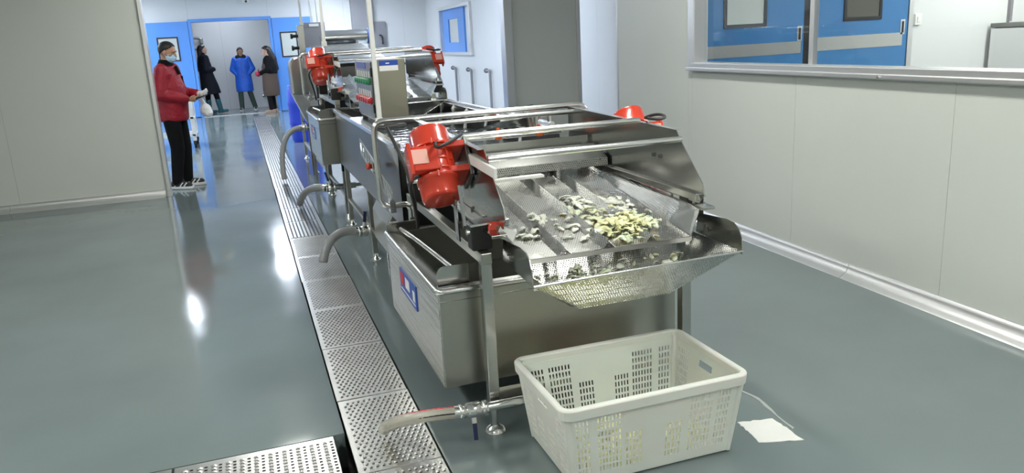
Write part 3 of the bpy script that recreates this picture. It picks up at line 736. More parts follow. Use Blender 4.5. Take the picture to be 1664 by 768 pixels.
# feed lip above the deck
q = MB(); q.sheet([(.90, 3.62, .965), (1.735, 3.62, .965), (1.735, 3.78, 1.02), (.90, 3.78, 1.02)], .003); fl = obj('feed_plate', q, 'steel', f1)
q = MB(); q.sheet([(.90, 3.615, .925), (1.735, 3.615, .925), (1.735, 3.62, .965), (.90, 3.62, .965)], .003); obj('perforated_skirt', q, 'perf', fl)
q = MB(); q.sheet([(.90, 3.855, .99), (1.735, 3.855, .99), (1.735, 3.86, 1.055), (.90, 3.86, 1.055)], .003); obj('upper_plate', q, 'steel', fl)
q = MB(); q.bar((.91, 3.57, .915), (1.36, 3.58, .915), .05, .012); obj('drip_bar', q, 'white_sheet', fl)
q = MB(); q.bb(.90, 1.735, 3.80, 4.34, .955, .96); obj('feed_floor', q, 'steel_shaded', fl)
q = MB(); q.cyl((.95, 4.2, 1.045), (1.72, 4.2, 1.045), .014, n=10); bp = obj('spray_bar', q, 'steel_bright', f1)
for x in (1.34, 1.585):
    q = MB(); q.lathe((x, 4.2, 1.03), (0, 0, 1), [(0, .022), (.02, .024), (.035, .02), (.045, .012)], 12); q.box((x, 4.2, 1.085), (.018, .012, .02)); vv = obj('spray_valve', q, 'orange', f1)
    q = MB(); q.cyl((x + .02, 4.2, 1.06), (x + .10, 4.17, 1.05), .010, n=8); q.cyl((x + .05, 4.19, 1.04), (x + .06, 4.18, 1.09), .006, n=8); obj('fitting', q, 'steel_bright', vv)
# inclined hopper at the right end of the feed
q = MB(); q.sheet([(1.42, 4.40, 1.11), (1.72, 4.40, 1.13), (1.72, 4.75, 1.03), (1.35, 4.75, 1.03)], .004); q.cyl((1.60, 4.34, 1.06), (1.60, 4.34, 1.14), .035, n=16); obj('side_hopper', q, 'steel', f1)
# sump below the flume
q = MB(); q.prism([(.80, .22), (.80, .44), (.86, .555), (1.3, .555), (1.3, .22)], 5.0, 5.6, 1); sm = obj('sump', q, 'steel_dull', f1, bevel=.01)
for y in (5.05, 5.5):
    q = MB(); q.bb(.86, .90, y - .02, y + .02, 0, .22); obj('foot', q, 'steel', sm)
# slotted bracket strip and emergency knob
e = MB(); A = V((.70, 5.15, .90)); B = V((.745, 4.38, .69)); up = V((.0, .03, .10))
e.bar(A, B, .006, .016); e.bar(A + up * .9, B + up * .9, .006, .016)
N_ = 10
for k in range(N_ + 1):
    p = A + (B - A) * (k / N_); e.bar(p, p + up * .9, .006, .022, (B - A))
obj('slotted_strip', e, 'steel_bright', f1)
q = MB(); q.lathe((.70, 4.86, .855), (-1, -.3, .1), [(-.07, .016), (0, .016), (.0, .022), (.012, .022), (.018, .014)], 14); obj('emergency_knob', q, 'red_paint', f1)
# control cabinet on the flume rim
cc = thing('control_cabinet', (1.0, 5.9, 1.04), 'stainless control cabinet with green and red button rows on the flume', 'cabinet')
CX0, CX1, CY_0, CY_1, CZ0, CZ1 = .885, 1.11, 5.52, 6.32, 1.06, 1.485
q = MB(); q.bb(CX0, CX1, CY_0, CY_1, CZ0, CZ1); bd = obj('body', q, 'steel_gold', cc, bevel=.006) if 'steel_gold' in M else obj('body', q, 'steel_dull', cc, bevel=.006)
q = MB(); q.bb(CX0 - .012, CX0 - .001, CY_0 + .03, CY_1 - .02, CZ0 + .02, CZ1 - .015); dr = obj('panel_door', q, 'steel_dark', cc, bevel=.003)
for zr, m_ in ((1.335, 'green_btn'), (1.20, 'red_btn')):
    for k in range(6):
        y = CY_0 + .12 + k * .105
        q = MB(); q.bb(CX0 - .015, CX0 - .011, y - .03, y + .03, zr + .025, zr + .07); obj('button_label', q, 'white_print', dr)
        q = MB(); q.lathe((CX0 - .012, y, zr), (-1, 0, 0), [(0, .026), (.012, .026), (.016, .02), (.03, .02), (.032, .016)], 14); obj('button', q, m_, dr)
q = MB(); q.bb(CX0 - .015, CX0 - .011, CY_0 + .25, CY_1 - .1, 1.42, 1.465); obj('blue_header', q, 'blue_label', dr)
q = MB(); q.bb(.93, 1.06, CY_0 - .004, CY_0 + .001, 1.44, 1.475); hd = obj('blue_label', q, 'blue_label', cc)
q = MB(); q.bb(.93, 1.06, CY_0 - .004, CY_0 + .001, 1.405, 1.44); obj('white_strip', q, 'white_print', hd)
q = MB(); q.bb(.975, 1.0, CY_0 - .006, CY_0 - .003, 1.452, 1.46); obj('print', q, 'white_print', hd)
for z in (1.15, 1.40):
    q = MB(); q.cyl((CX0 - .012, CY_0 + .012, z - .03), (CX0 - .012, CY_0 + .012, z + .03), .008, n=8); obj('hinge', q, 'black_plastic', dr)
for x, y in ((.91, 5.56), (.91, 6.28)):
    q = MB(); q.bb(x - .02, x + .02, y - .02, y + .02, 1.02, 1.062); obj('stand', q, 'steel', cc)
q = MB(); q.bb(.80, 1.08, 5.5, 6.34, 1.022, 1.035); obj('base_plate', q, 'steel', cc)
# conduits from the ceiling
for (x, y, z0, r_, lab) in ((.893, 5.49, 1.04, .016, 'white conduit pole rising in front of the control cabinet'), (.93, 8.9, 1.60, .016, 'thin white conduit dropping onto the farther screen'),
                            (.93, 11.6, 1.9, .016, 'thin white conduit left of the farther conduits')):
    c_ = thing('conduit_pole', (x, y, z0), lab, 'conduit', 'white ceiling conduits')
    q = MB(); q.bb(x - r_, x + r_, y - r_, y + r_, z0, CEIL); obj('pole', q, 'conduit', c_, bevel=.003)
    q = MB(); q.bb(x - r_ * 1.6, x + r_ * 1.6, y - r_ * 1.6, y + r_ * 1.6, z0, z0 + .05); obj('coupling', q, 'conduit', c_, bevel=.003)
for k, x in enumerate((1.16, 1.25)):
    c_ = thing('conduit_pole', (x, 12.6, 1.9), ('grey conduit above the far electrical box, left one', 'grey conduit above the far electrical box, right one')[k], 'conduit', 'grey ceiling conduits')
    q = MB(); q.cyl((x, 12.6, 1.9), (x, 12.6, CEIL), .013, n=8); obj('pole', q, 'alu', c_)

# farther washer with drum
f2 = thing('drum_washer', (1.28, 10.5, 0), 'farthest stainless washer with a bright roller drum and blue drum end', 'washer')
flume(f2, 8.85, 12.2, 1.37, .85, [(.82, 9.0), (.82, 10.5), (.82, 12.0), (1.74, 9.0), (1.74, 12.0)], False)
q = MB(); q.cyl((1.24, 12.0, 1.72), (1.88, 12.0, 1.72), .105, n=28); dm = obj('drum', q, 'steel_bright', f2)
q = MB(); q.cyl((1.88, 12.0, 1.72), (1.905, 12.0, 1.72), .112, n=28); obj('drum_end', q, 'blue_label', dm)
for x in (1.22, 1.92):
    q = MB(); q.bb(x - .015, x + .015, 11.9, 12.1, 1.37, 1.75); obj('drum_bracket', q, 'steel', f2)
q = MB(); q.sheet([(1.0, 9.3, 1.40), (1.72, 9.3, 1.40), (1.72, 11.6, 1.62), (1.0, 11.6, 1.62)], .004); obj('hood', q, 'steel_bright', f2)
q = MB(); q.bb(1.02, 1.33, 12.4, 12.7, 1.60, 1.96); eb = obj('electrical_box', q, 'grey_paint', f2, bevel=.006)
q = MB(); q.bb(1.10, 1.24, 12.39, 12.4, 1.90, 1.94); obj('box_label', q, 'white_print', eb)
q = MB(); q.bb(1.15, 1.2, 12.5, 12.6, 1.0, 1.6); obj('box_post', q, 'steel', eb)
q = MB(); q.bb(.86, .95, 11.55, 11.7, 1.50, 1.90); vb = obj('valve_block', q, 'steel', f2, bevel=.006)
q = MB()
for z in (1.60, 1.76): q.cyl((.86, 11.6, z), (.78, 11.58, z), .022, n=8); q.lathe((.79, 11.58, z), (-1, 0, 0), [(0, .035), (.03, .035)], 10)
obj('valve', q, 'black_plastic', vb)
q = MB(); q.bb(.885, .925, 11.6, 11.65, 1.2, 1.5); obj('post', q, 'steel', vb)
# rounded side hopper
q = MB(); hp = [(.60, 1.05), (.60, 1.38), (.615, 1.44), (.65, 1.485), (.70, 1.50), (.84, 1.50), (.84, 1.05)]
q.prism(hp, 9.9, 10.35, 1); sh = obj('side_hopper', q, 'steel', f2, bevel=.02)
q = MB(); q.prism([(.60, 1.05), (.84, 1.05), (.84, .7), (.74, .7)], 9.92, 10.33, 1); obj('hopper_skirt', q, 'steel_bright', sh)
for y in (9.95, 10.3):
    q = MB(); q.bb(.76, .79, y - .015, y + .015, 0, .72); obj('leg', q, 'steel', sh)

# blue barrel beside the far machines
bb_ = thing('blue_barrel', (1.0, 14.4, 0), 'blue plastic barrel standing left of the far machines', 'barrel')
q = MB(); q.lathe((1.0, 14.4, 0), (0, 0, 1), [(0, .20), (.04, .22), (.3, .235), (.32, .245), (.36, .235), (.62, .235), (.66, .245), (.70, .235), (.92, .22), (.96, .19)], 28); obj('drum', q, 'blue_bin', bb_)
q = MB(); q.lathe((1.0, 14.4, .955), (0, 0, 1), [(0, .205), (.03, .205), (.032, .18)], 28); obj('lid', q, 'blue_bin', bb_)

# ------------------------------------------------------------------ hoses with valves
def hose(name, label, pipe, valve, lever, path, r, m, stripe=False):
    t = thing(name, (path[-1][0], path[-1][1], 0), label, 'hose', 'drain hoses of the washing line')
    q = MB(); q.cyl(pipe[0], pipe[1], r * .8, n=14); obj('pipe', q, 'steel_bright', t)
    a, b = V(valve[0]), V(valve[1]); d = (b - a).normalized(); q = MB()
    L = (b - a).length
    q.lathe(a, d, [(0, r * 1.0), (L * .02, r * 1.25), (L * .18, r * 1.25), (L * .2, r), (L * .3, r * 1.35), (L * .7, r * 1.35), (L * .8, r), (L * .82, r * 1.25), (L * .98, r * 1.25), (L, r)], 16)
    c = (a + b) / 2; lv = V(lever); q.cyl(c, c + (lv - c).normalized() * r * 2.2, r * .5, n=10); vb = obj('valve', q, 'steel_bright', t)
    q = MB(); q.bar(c + (lv - c).normalized() * r * 1.8, lv, r * .75, r * .3); obj('lever', q, 'blue_handle', vb, bevel=.002)
    pts = bez(*path, n=40)
    q = MB(); rr = [r * (1.0 + (.045 if i % 2 else -.0)) for i in range(len(pts))]; q.tube(pts, rr, 16, caps=False); h = obj('hose', q, m, t)
    q = MB(); q.tube([pts[0], pts[1], pts[2]], r * 1.12, 14); obj('clamp', q, 'steel_bright', h)
    if stripe:
        for off, mm in ((V((0, -.0, 1)) * r * .98, 'red_print'), (V((0, -1, .25)).normalized() * r * .99, 'black_plastic')):
            q = MB(); q.tube([p + off for p in pts], .0032, 6); obj('stripe', q, mm, h)
hose('drain_hose', 'clear ribbed hose with red stripe draining beside the crate', ((.97, 2.79, .145), (.765, 2.79, .145)), ((.78, 2.79, .145), (.66, 2.79, .147)), (.715, 2.755, .03),
     ((.665, 2.79, .147), (.50, 2.80, .165), (.395, 2.88, .12), (.385, 2.985, .04)), .024, 'hose_clear', True)
hose('drain_hose', 'grey hose beside the sump, second nearest on the drain', ((.90, 5.9, .21), (.80, 5.9, .21)), ((.81, 5.9, .21), (.71, 5.88, .21)), (.785, 5.9, .36),
     ((.715, 5.88, .21), (.53, 5.85, .28), (.45, 5.78, .16), (.42, 5.74, .05)), .032, 'hose_grey')
hose('drain_hose', 'grey hose draining under the farther tank, third on the drain', ((.95, 7.62, .275), (.75, 7.62, .275)), ((.76, 7.62, .275), (.66, 7.62, .275)), (.67, 7.6, .43),
     ((.665, 7.62, .275), (.52, 7.7, .31), (.45, 8.0, .18), (.435, 8.15, .055)), .034, 'hose_grey')
hose('drain_hose', 'long grey hose hanging down to the drain, farthest one', ((.85, 10.05, .64), (.72, 10.05, .64)), ((.73, 10.05, .64), (.66, 10.04, .64)), (.70, 10.03, .72),
     ((.665, 10.04, .64), (.44, 10.0, .66), (.36, 9.95, .38), (.38, 9.88, .05)), .032, 'hose_grey')

# ------------------------------------------------------------------ plastic crate with cabbage
def crate():
    t = thing('plastic_crate', (1.27, 2.53, 0), 'white slotted plastic crate on the floor under the chute', 'crate')
    X0, X1, Y0, Y1, H_ = .912, 1.635, 2.285, 2.775, .335
    ins = .035   # taper
    def P(u, v, z, which):
        k = ins * (1 - z / H_)
        x0, x1, y0, y1 = X0 + k, X1 - k, Y0 + k, Y1 - k
        return {'f': (x0 + (x1 - x0) * u, y0, z), 'b': (x1 - (x1 - x0) * u, y1, z), 'l': (x0, y1 - (y1 - y0) * u, z), 'r': (x1, y0 + (y1 - y0) * u, z)}[which]
    def slots(W, which):
        """list of (u0,u1,z0,z1) slots on a wall of width W"""
        S_ = []
        if which in 'fb': cols = [(.045, 4, .05, 8), (.165, 7, .05, 8), (.325, 5, .05, 5), (.56, 5, .05, 5), (.70, 7, .05, 8), (.865, 4, .05, 8)]
        else: cols = [(.07, 6, .05, 8), (.30, 5, .05, 4), (.55, 5, .05, 4), (.77, 6, .05, 8)]
        for u0, n, z0, rows in cols:
            for c in range(n):
                for k in range(rows):
                    a = u0 * W + c * .0145; S_.append((a / W, (a + .0075) / W, z0 + k * .029, z0 + k * .029 + .021))
        return S_
    for which, W, nm in (('f', X1 - X0, 'wall_panel'), ('b', X1 - X0, 'wall_panel'), ('l', Y1 - Y0, 'wall_panel'), ('r', Y1 - Y0, 'wall_panel')):
        S_ = slots(W, which)
        if which in 'lr': S_ = [s for s in S_] + [(.40, .60, .245, .275)]
        us = sorted({0, 1} | {round(s[0], 5) for s in S_} | {round(s[1], 5) for s in S_}); zs = sorted({.012, H_ - .03} | {round(s[2], 5) for s in S_} | {round(s[3], 5) for s in S_})
        q = MB(); th = .004
        def inside(u, z): return any(s[0] < u < s[1] and s[2] < z < s[3] for s in S_)
        nu, nz = len(us), len(zs); idx = {}
        nrm = {'f': V((0, 1, 0)), 'b': V((0, -1, 0)), 'l': V((1, 0, 0)), 'r': V((-1, 0, 0))}[which] * th
        vs = []; fs = []
        for i, u in enumerate(us):
            for j, z in enumerate(zs):
                p = V(P(u, 0, z, which)); vs.append(p); vs.append(p + nrm)
        at = lambda i, j, s: (i * nz + j) * 2 + s
        solid = [[not inside((us[i] + us[i + 1]) / 2, (zs[j] + zs[j + 1]) / 2) for j in range(nz - 1)] for i in range(nu - 1)]
        for i in range(nu - 1):
            for j in range(nz - 1):
                if not solid[i][j]: continue
                fs.append([at(i, j, 0), at(i + 1, j, 0), at(i + 1, j + 1, 0), at(i, j + 1, 0)])
                fs.append([at(i, j, 1), at(i, j + 1, 1), at(i + 1, j + 1, 1), at(i + 1, j, 1)])
                for di, dj, e in ((-1, 0, ((i, j), (i, j + 1))), (1, 0, ((i + 1, j + 1), (i + 1, j))), (0, -1, ((i + 1, j), (i, j))), (0, 1, ((i, j + 1), (i + 1, j + 1)))):
                    a, b = i + di, j + dj
                    if 0 <= a < nu - 1 and 0 <= b < nz - 1 and solid[a][b]: continue
                    (p1, p2), (p3, p4) = e; fs.append([at(p1, p2, 0), at(p1, p2, 1), at(p3, p4, 1), at(p3, p4, 0)])
        q.add(vs, fs); obj(nm, q, 'crate', t)
    # rounded corner posts, base, rim
    for (x, y, sx, sy) in ((X0, Y0, 1, 1), (X1, Y0, -1, 1), (X0, Y1, 1, -1), (X1, Y1, -1, -1)):
        q = MB(); q.cyl((x + sx * (ins + .008), y + sy * (ins + .008), .008), (x + sx * .008, y + sy * .008, H_ - .02), .013, .015, 14); obj('corner_post', q, 'crate', t)
    q = MB(); q.bb(X0 + ins, X1 - ins, Y0 + ins, Y1 - ins, .006, .014); obj('base', q, 'crate', t, bevel=.003)
    q = MB(); rc = []
    for (cx, cy, a0) in ((X1 - .03, Y1 - .03, 0), (X0 + .03, Y1 - .03, 90), (X0 + .03, Y0 + .03, 180), (X1 - .03, Y0 + .03, 270)):
        for k in range(7): a = R(a0 + 15 * k); rc.append((math.cos(a), math.sin(a), cx, cy))
    prof = [(.004, H_ - .045), (.018, H_ - .043), (.021, H_ - .006), (.016, H_), (-.002, H_), (-.006, H_ - .006), (-.004, H_ - .045)]
    n = len(rc); k = len(prof); rad = .03
    vs = [(cx + ca * (rad + u), cy + sa * (rad + u), z) for (ca, sa, cx, cy) in rc for (u, z) in prof] 
    fs = [[i * k + j, ((i + 1) % n) * k + j, ((i + 1) % n) * k + (j + 1) % k, i * k + (j + 1) % k] for i in range(n) for j in range(k)]
    q.add(vs, fs); obj('rim', q, 'crate', t, bevel=.002)
    q = MB()
    for s in (.15, .5, .85): 
        for y in (Y0, Y1): pass
    return t
crate()

# cabbage shreds
def shred(seed, n=5):
    rnd = random.Random(seed); mb = MB(); L = rnd.uniform(.026, .052); w_ = rnd.uniform(.010, .022); c1 = rnd.uniform(-.009, .009); c2 = rnd.uniform(.002, .008)
    vs = []
    for i in range(n + 1):
        t = i / n; x = (t - .5) * L; y = c1 * math.sin(t * 2.2 + seed) ; z = c2 * math.sin(t * math.pi) + .003
        ww = w_ * (.45 + .8 * math.sin(math.pi * (t * .85 + .1))) * rnd.uniform(.8, 1.2); tw = rnd.uniform(-.5, .5)
        for sg in (-1, 1):
            for h in (0, .0025): vs.append((x, y + sg * ww * math.cos(tw) * .5, z + sg * ww * math.sin(tw) * .5 + h))
    fs = []
    for i in range(n):
        a = i * 4; b = a + 4
        fs += [[a, b, b + 2, a + 2], [a + 1, a + 3, b + 3, b + 1], [a, a + 1, b + 1, b], [a + 2, b + 2, b + 3, a + 3]]
    fs += [[0, 2, 3, 1], [n * 4, n * 4 + 1, n * 4 + 3, n * 4 + 2]]
    return mb.add(vs, fs, True)
protos = {}
def shred_mesh(k, m):
    if (k, m) not in protos:
        o = obj('cabbage_shred', shred(k), m); protos[(k, m)] = o.data; bpy.data.objects.remove(o)
    return protos[(k, m)]
rnd = random.Random(11)
def put(x, y, z, m, label, group, s=1.0, tilt=.3, slope=0):
    o = bpy.data.objects.new('cabbage_shred', shred_mesh(rnd.randrange(9), m)); COL.objects.link(o)
    o.location = (x, y, z); o.rotation_euler = (slope + rnd.uniform(-tilt, tilt), rnd.uniform(-tilt, tilt), rnd.uniform(0, 6.28)); o.scale = (s, s, s * rnd.uniform(.8, 1.3))
    tag(o, label, 'cabbage', group)
def deck_z(x, y):
    z = dz(y) + .002
    for rx in (1.11, 1.30, 1.49): z = max(z, dz(y) + .027 * max(0, 1 - abs(x - rx) / .028))
    return z
LB = 'pale cabbage shred lying loose in the heap on the near screen deck'
def cluster(cx, cy, sx, sy, n, m, hmax, s=(.8, 1.3)):
    LB = {'cabbage_yellow': 'yellowish cabbage shred in the dense heap on the near screen deck', 'cabbage': 'pale green-white cabbage shred at the edge of the heap on the near screen deck', 'cabbage_white': 'white cabbage shred lying scattered around the heap on the near screen deck'}[m]
    for _ in range(n):
        a = rnd.gauss(0, .5); b = rnd.gauss(0, .5); x = min(1.64, max(.98, cx + a * sx)); y = max(2.735, cy + b * sy)
        h = hmax * max(0, 1 - (a * a + b * b)) * rnd.random()
        put(x, y, deck_z(x, y) + h, m, LB, 'cabbage on the near screen deck', rnd.uniform(*s), .35)
cluster(1.45, 2.89, .115, .11, 95, 'cabbage_yellow', .03)
cluster(1.36, 3.05, .10, .14, 32, 'cabbage', .02)
cluster(1.40, 3.24, .06, .12, 22, 'cabbage_white', .015)
cluster(1.56, 3.12, .09, .16, 26, 'cabbage_white', .018)
cluster(1.56, 2.92, .07, .10, 16, 'cabbage', .02)
cluster(1.15, 3.05, .10, .10, 18, 'cabbage_white', .01)
cluster(1.06, 2.95, .07, .10, 9, 'cabbage_white', .005)
cluster(1.22, 2.92, .14, .16, 14, 'cabbage_white', .005)
cluster(1.40, 2.76, .09, .03, 10, 'cabbage', .012)
LB2 = 'pale cabbage shred caught in the perforated chute'
for cx, n in ((1.17, 14), (1.27, 12), (1.42, 6), (1.56, 8), (1.64, 9), (1.03, 4)):
    for _ in range(n):
        x = cx + rnd.gauss(0, .03); t = rnd.uniform(.30, .62); y = 2.66 + .20 * t; z = .565 + .17 * t + .006
        put(x, y, z, 'cabbage_white' if rnd.random() < .5 else 'cabbage', LB2, 'cabbage in the chute', rnd.uniform(.7, 1.1), .3, R(38))
# cabbage heap in the crate: nobody could count it
hm = MB()
for k in range(420):
    a = rnd.gauss(0, .45); b = rnd.gauss(0, .45); x = 1.30 + a * .34; y = 2.47 + b * .20
    if not (.965 < x < 1.58 and 2.345 < y < 2.71): continue
    h = .02 + .10 * max(0, 1 - a * a * .7 - b * b * .7) * rnd.random()
    mm = Matrix.Translation((x, y, h)) @ Matrix.Rotation(rnd.uniform(0, 6.28), 4, 'Z') @ Matrix.Rotation(rnd.uniform(-.6, .6), 4, 'X')
    s = shred(k % 17, 4).xf(mm); hm.add(s.v, s.f, True)
hm.ell((1.30, 2.46, .014), (.24, .10, .07), None, 24, 8)
tag(obj('cabbage_heap', hm, 'cabbage_yellow'), 'heap of shredded yellowish cabbage in the bottom of the white crate', 'cabbage', None, 'stuff')

# ------------------------------------------------------------------ people
def ecyl(mb, prof, n=28):
    """closed body of elliptical rings: prof = (z, rx, ry, cx, cy)"""
    vs = []; fs = []
    for (z, rx, ry, cx, cy) in prof:
        for k in range(n): t = 2 * math.pi * k / n; vs.append((cx + rx * math.cos(t), cy + ry * math.sin(t), z))
    m_ = len(prof)
    for i in range(m_ - 1):
        for k in range(n): k2 = (k + 1) % n; fs.append([i * n + k, i * n + k2, (i + 1) * n + k2, (i + 1) * n + k])
    fs.append(list(range(n))[::-1]); fs.append(list(range((m_ - 1) * n, m_ * n)))
    return mb.add(vs, fs, True)
def lerp(a, b, t): return V(a) * (1 - t) + V(b) * t
def hand(mb, wrist, d, palm_n, side, curl=.5, fr=.0085):
    """palm + five fingers; d = pointing direction, palm_n = palm normal, side=+1 right hand"""
    w_, d, n = V(wrist), V(d).normalized(), V(palm_n).normalized(); s = d.cross(n).normalized() * side
    mb.cap(w_ + d * .015, w_ + d * .075 + s * .018, .021, .019); mb.cap(w_ + d * .015, w_ + d * .075 - s * .018, .021, .019); mb.cap(w_ + d * .02, w_ + d * .075, .022)
    for k, (o, L) in enumerate(((-.031, .058), (-.0105, .070), (.0105, .078), (.031, .070))):
        a = w_ + d * .085 + s * o; c1 = (d * math.cos(curl) + n * math.sin(curl)); c2 = (d * math.cos(curl * 2) + n * math.sin(curl * 2))
        b = a + c1 * L * .5; c = b + c2 * L * .5; mb.cap(a - d * .02, b, fr + .001, fr); mb.cap(b, c, fr, fr - .0015)
    a = w_ + d * .03 + s * .024; b = a + (s * .8 + d * .7 + n * .3).normalized() * .035; c = b + (d * .9 + n * .5).normalized() * .032
    mb.cap(a, b, fr + .003, fr + .001); mb.cap(b, c, fr + .001, fr - .001)
def person(label, loc, rotz, sc, J, skin, voxel):
    """J: joints. returns (body object, transform). local frame: facing +Y, right hand +X"""
    T = Matrix.Translation(V(loc)) @ Matrix.Rotation(R(rotz), 4, 'Z') @ Matrix.Rotation(R(J.get('lean', 0)), 4, 'X') @ Matrix.Scale(sc, 4)
    b = MB()
    hc = V(J['head']); ht = Matrix.Rotation(R(J.get('yaw', 0)), 3, 'Z') @ Matrix.Rotation(R(J.get('nod', 0)), 3, 'X')
    h = lambda p: hc + ht @ V(p)
    b.ell(h((0, -.008, .025)), (.076, .096, .092), ht); b.ell(h((0, .022, -.045)), (.058, .068, .07), ht); b.cap(h((0, .055, -.092)), h((0, .06, -.09)), .026)
    b.cap(h((0, .086, .012)), h((0, .104, -.022)), .009, .015)          # nose
    b.cap(h((-.022, .082, -.058)), h((.022, .082, -.058)), .011)          # lips
    b.cap(h((-.045, .078, .030)), h((.045, .078, .030)), .013)            # brow
    for s in (-1, 1):
        b.ell(h((s * .076, -.005, -.005)), (.012, .02, .032), ht); b.ell(h((s * .045, .055, -.02)), (.022, .02, .022), ht)
    b.cap(h((0, -.01, -.07)), (0, -.01, 1.40), .052, .058)
    b.cap((-.12, 0, 1.33), (.12, 0, 1.33), .085); b.cap((0, 0, 1.30), (0, 0, 1.0), .13, .115); b.cap((-.06, 0, .93), (.06, 0, .93), .11)
    for k, s in (('R', 1), ('L', -1)):
        sh, el, wr_, hip, kn, an = [V(J[q + k]) for q in ('sh', 'el', 'wr', 'hip', 'kn', 'an')]
        b.cap(sh, el, .048, .038); b.cap(el, wr_, .038, .025); b.cap(hip, kn, .078, .052); b.cap(kn, an, .05, .034)
        td = V(J.get('toe' + k, (s * .15, 1, 0))).normalized(); b.cap(an - td * .03 - V((0, 0, .04)), an + td * .14 - V((0, 0, .05)), .035, .026)
        if J.get('hands', True): hand(b, wr_, J['hd' + k], J['hn' + k], s, J.get('curl', .5))
    o = obj('person', b.xf(T), skin, origin=loc, remesh=voxel, smooth=4)
    tag(o, label, 'person')
    # eyes
    q = MB()
    for s in (-1, 1): q.ell(h((s * .032, .082, .004)), (.010, .005, .004), ht, 10, 6)
    e = obj('eyes', q.xf(T), 'shoe_white', o)
    q = MB()
    for s in (-1, 1): q.ell(h((s * .032, .088, .004)), (.0055, .004, .0055), ht, 8, 6)
    obj('pupils', q.xf(T), 'hair', e)
    q = MB()
    for s in (-1, 1): q.cap(h((s * .016, .092, .028)), h((s * .05, .08, .032)), .005, .003)
    obj('eyebrows', q.xf(T), 'hair', o)
    return o, T, h, ht
def wear(o, T, name, mb, m, voxel=.012, smooth=6): return obj(name, mb.xf(T), m, o, remesh=voxel, smooth=smooth)
def sleeves(mb, J, r0, r1, r2, ks='RL', cut=.0):
    for k in ks:
        sh, el, w_ = [V(J[q + k]) for q in ('sh', 'el', 'wr')]; mb.cap(sh, el, r0, r1); mb.cap(el, lerp(el, w_, 1 - cut), r1, r2)
def trousers(mb, J, r0, r1, r2, bottom=.03):
    mb.cap((-.06, 0, .95), (.06, 0, .95), .125)
    for k in 'RL':
        hip, kn, an = [V(J[q + k]) for q in ('hip', 'kn', 'an')]; mb.cap(hip, kn, r0, r1); mb.cap(kn, an + V((0, 0, bottom)), r1, r2)
def shoes(o, T, J, m_up, m_sole, nm='shoe'):
    for k, s in (('R', 1), ('L', -1)):
        an = V(J['an' + k]); td = V(J.get('toe' + k, (s * .15, 1, 0))).normalized(); base = V((an.x, an.y, 0))
        q = MB(); q.cap(base - td * .05 + V((0, 0, .06)), base + td * .15 + V((0, 0, .045)), .045, .036); q.cap(base + V((0, 0, .06)), an + V((0, 0, .03)), .05, .046)
        sh = wear(o, T, nm, q, m_up, .010, 3)
        q = MB(); a = base - td * .085; n_ = V((-td.y, td.x, 0)); pts = []
        for (t, w_) in ((0, .025), (.015, .040), (.08, .043), (.16, .050), (.24, .044), (.285, .022)): pts.append((t, w_))
        poly = [a + td * t + n_ * w_ for t, w_ in pts] + [a + td * t - n_ * w_ for t, w_ in reversed(pts)]
        q.prism([(p.x, p.y) for p in poly], .002, .034, 2); obj('sole', q.xf(T), m_sole, sh, bevel=.006)
        if m_sole == 'shoe_white':
            q = MB()
            for t in (.0, .07, .12):
                q.cap(base + td * (t - .02) + n_ * .039 + V((0, 0, .04)), base + td * (t + .01) + n_ * .027 + V((0, 0, .074)), .0085)
                q.cap(base + td * (t - .02) - n_ * .039 + V((0, 0, .04)), base + td * (t + .01) - n_ * .027 + V((0, 0, .074)), .0085)
            obj('white_trim', q.xf(T), 'shoe_white', sh)

# man in the red jacket
J = dict(head=(0, .045, 1.60), nod=-18, yaw=-4, hands=True, curl=.9,
         shR=(.175, 0, 1.40), elR=(.25, -.03, 1.12), wrR=(.10, .22, 1.05), shL=(-.175, .02, 1.40), elL=(-.24, .06, 1.13), wrL=(-.06, .31, 1.10),
         hdR=(-.3, .9, -.1), hnR=(-.6, .1, .6), hdL=(.35, .9, -.1), hnL=(.5, .1, .6),
         hipR=(.09, 0, .92), hipL=(-.09, .01, .92), knR=(.11, .03, .49), knL=(-.09, .05, .49), anR=(.12, -.03, .075), anL=(-.09, .03, .075), toeR=(.25, 1, 0), toeL=(-.2, 1, 0))
man, T, h, ht = person('man in red jacket and blue face mask standing by the left partition', (-.80, 10.42, 0), -104, 1.02, J, 'skin', .006)
q = MB(); q.cap((-.13, 0, 1.345), (.13, 0, 1.345), .105); ecyl(q, [(.80, .185, .150, 0, .01), (.84, .20, .165, 0, .01), (1.0, .205, .172, 0, .015), (1.2, .21, .165, 0, .01), (1.38, .19, .125, 0, 0), (1.44, .13, .09, 0, 0)]); sleeves(q, J, .078, .07, .052, cut=.08)
q.cap((0, -.01, 1.40), (0, 0, 1.47), .075, .068); jk = wear(man, T, 'jacket', q, 'jacket_red', .011, 6)
q = MB(); q.lathe((0, 0, 1.455), (0, .12, 1), [(0, .088), (.03, .078), (.055, .07), (.06, .06)], 20); obj('collar', q.xf(T), 'cloth_black', jk)
q = MB(); q.box((.02, .135, 1.39), (.03, .03, .10), Matrix.Rotation(R(20), 3, 'X')); q.box((-.06, .15, 1.22), (.008, .02, .2)); obj('zip_placket', q.xf(T), 'cloth_black', jk)
q = MB(); trousers(q, J, .108, .082, .062, .02); wear(man, T, 'trousers', q, 'cloth_black', .011, 6)
shoes(man, T, J, 'shoe_black', 'shoe_white')
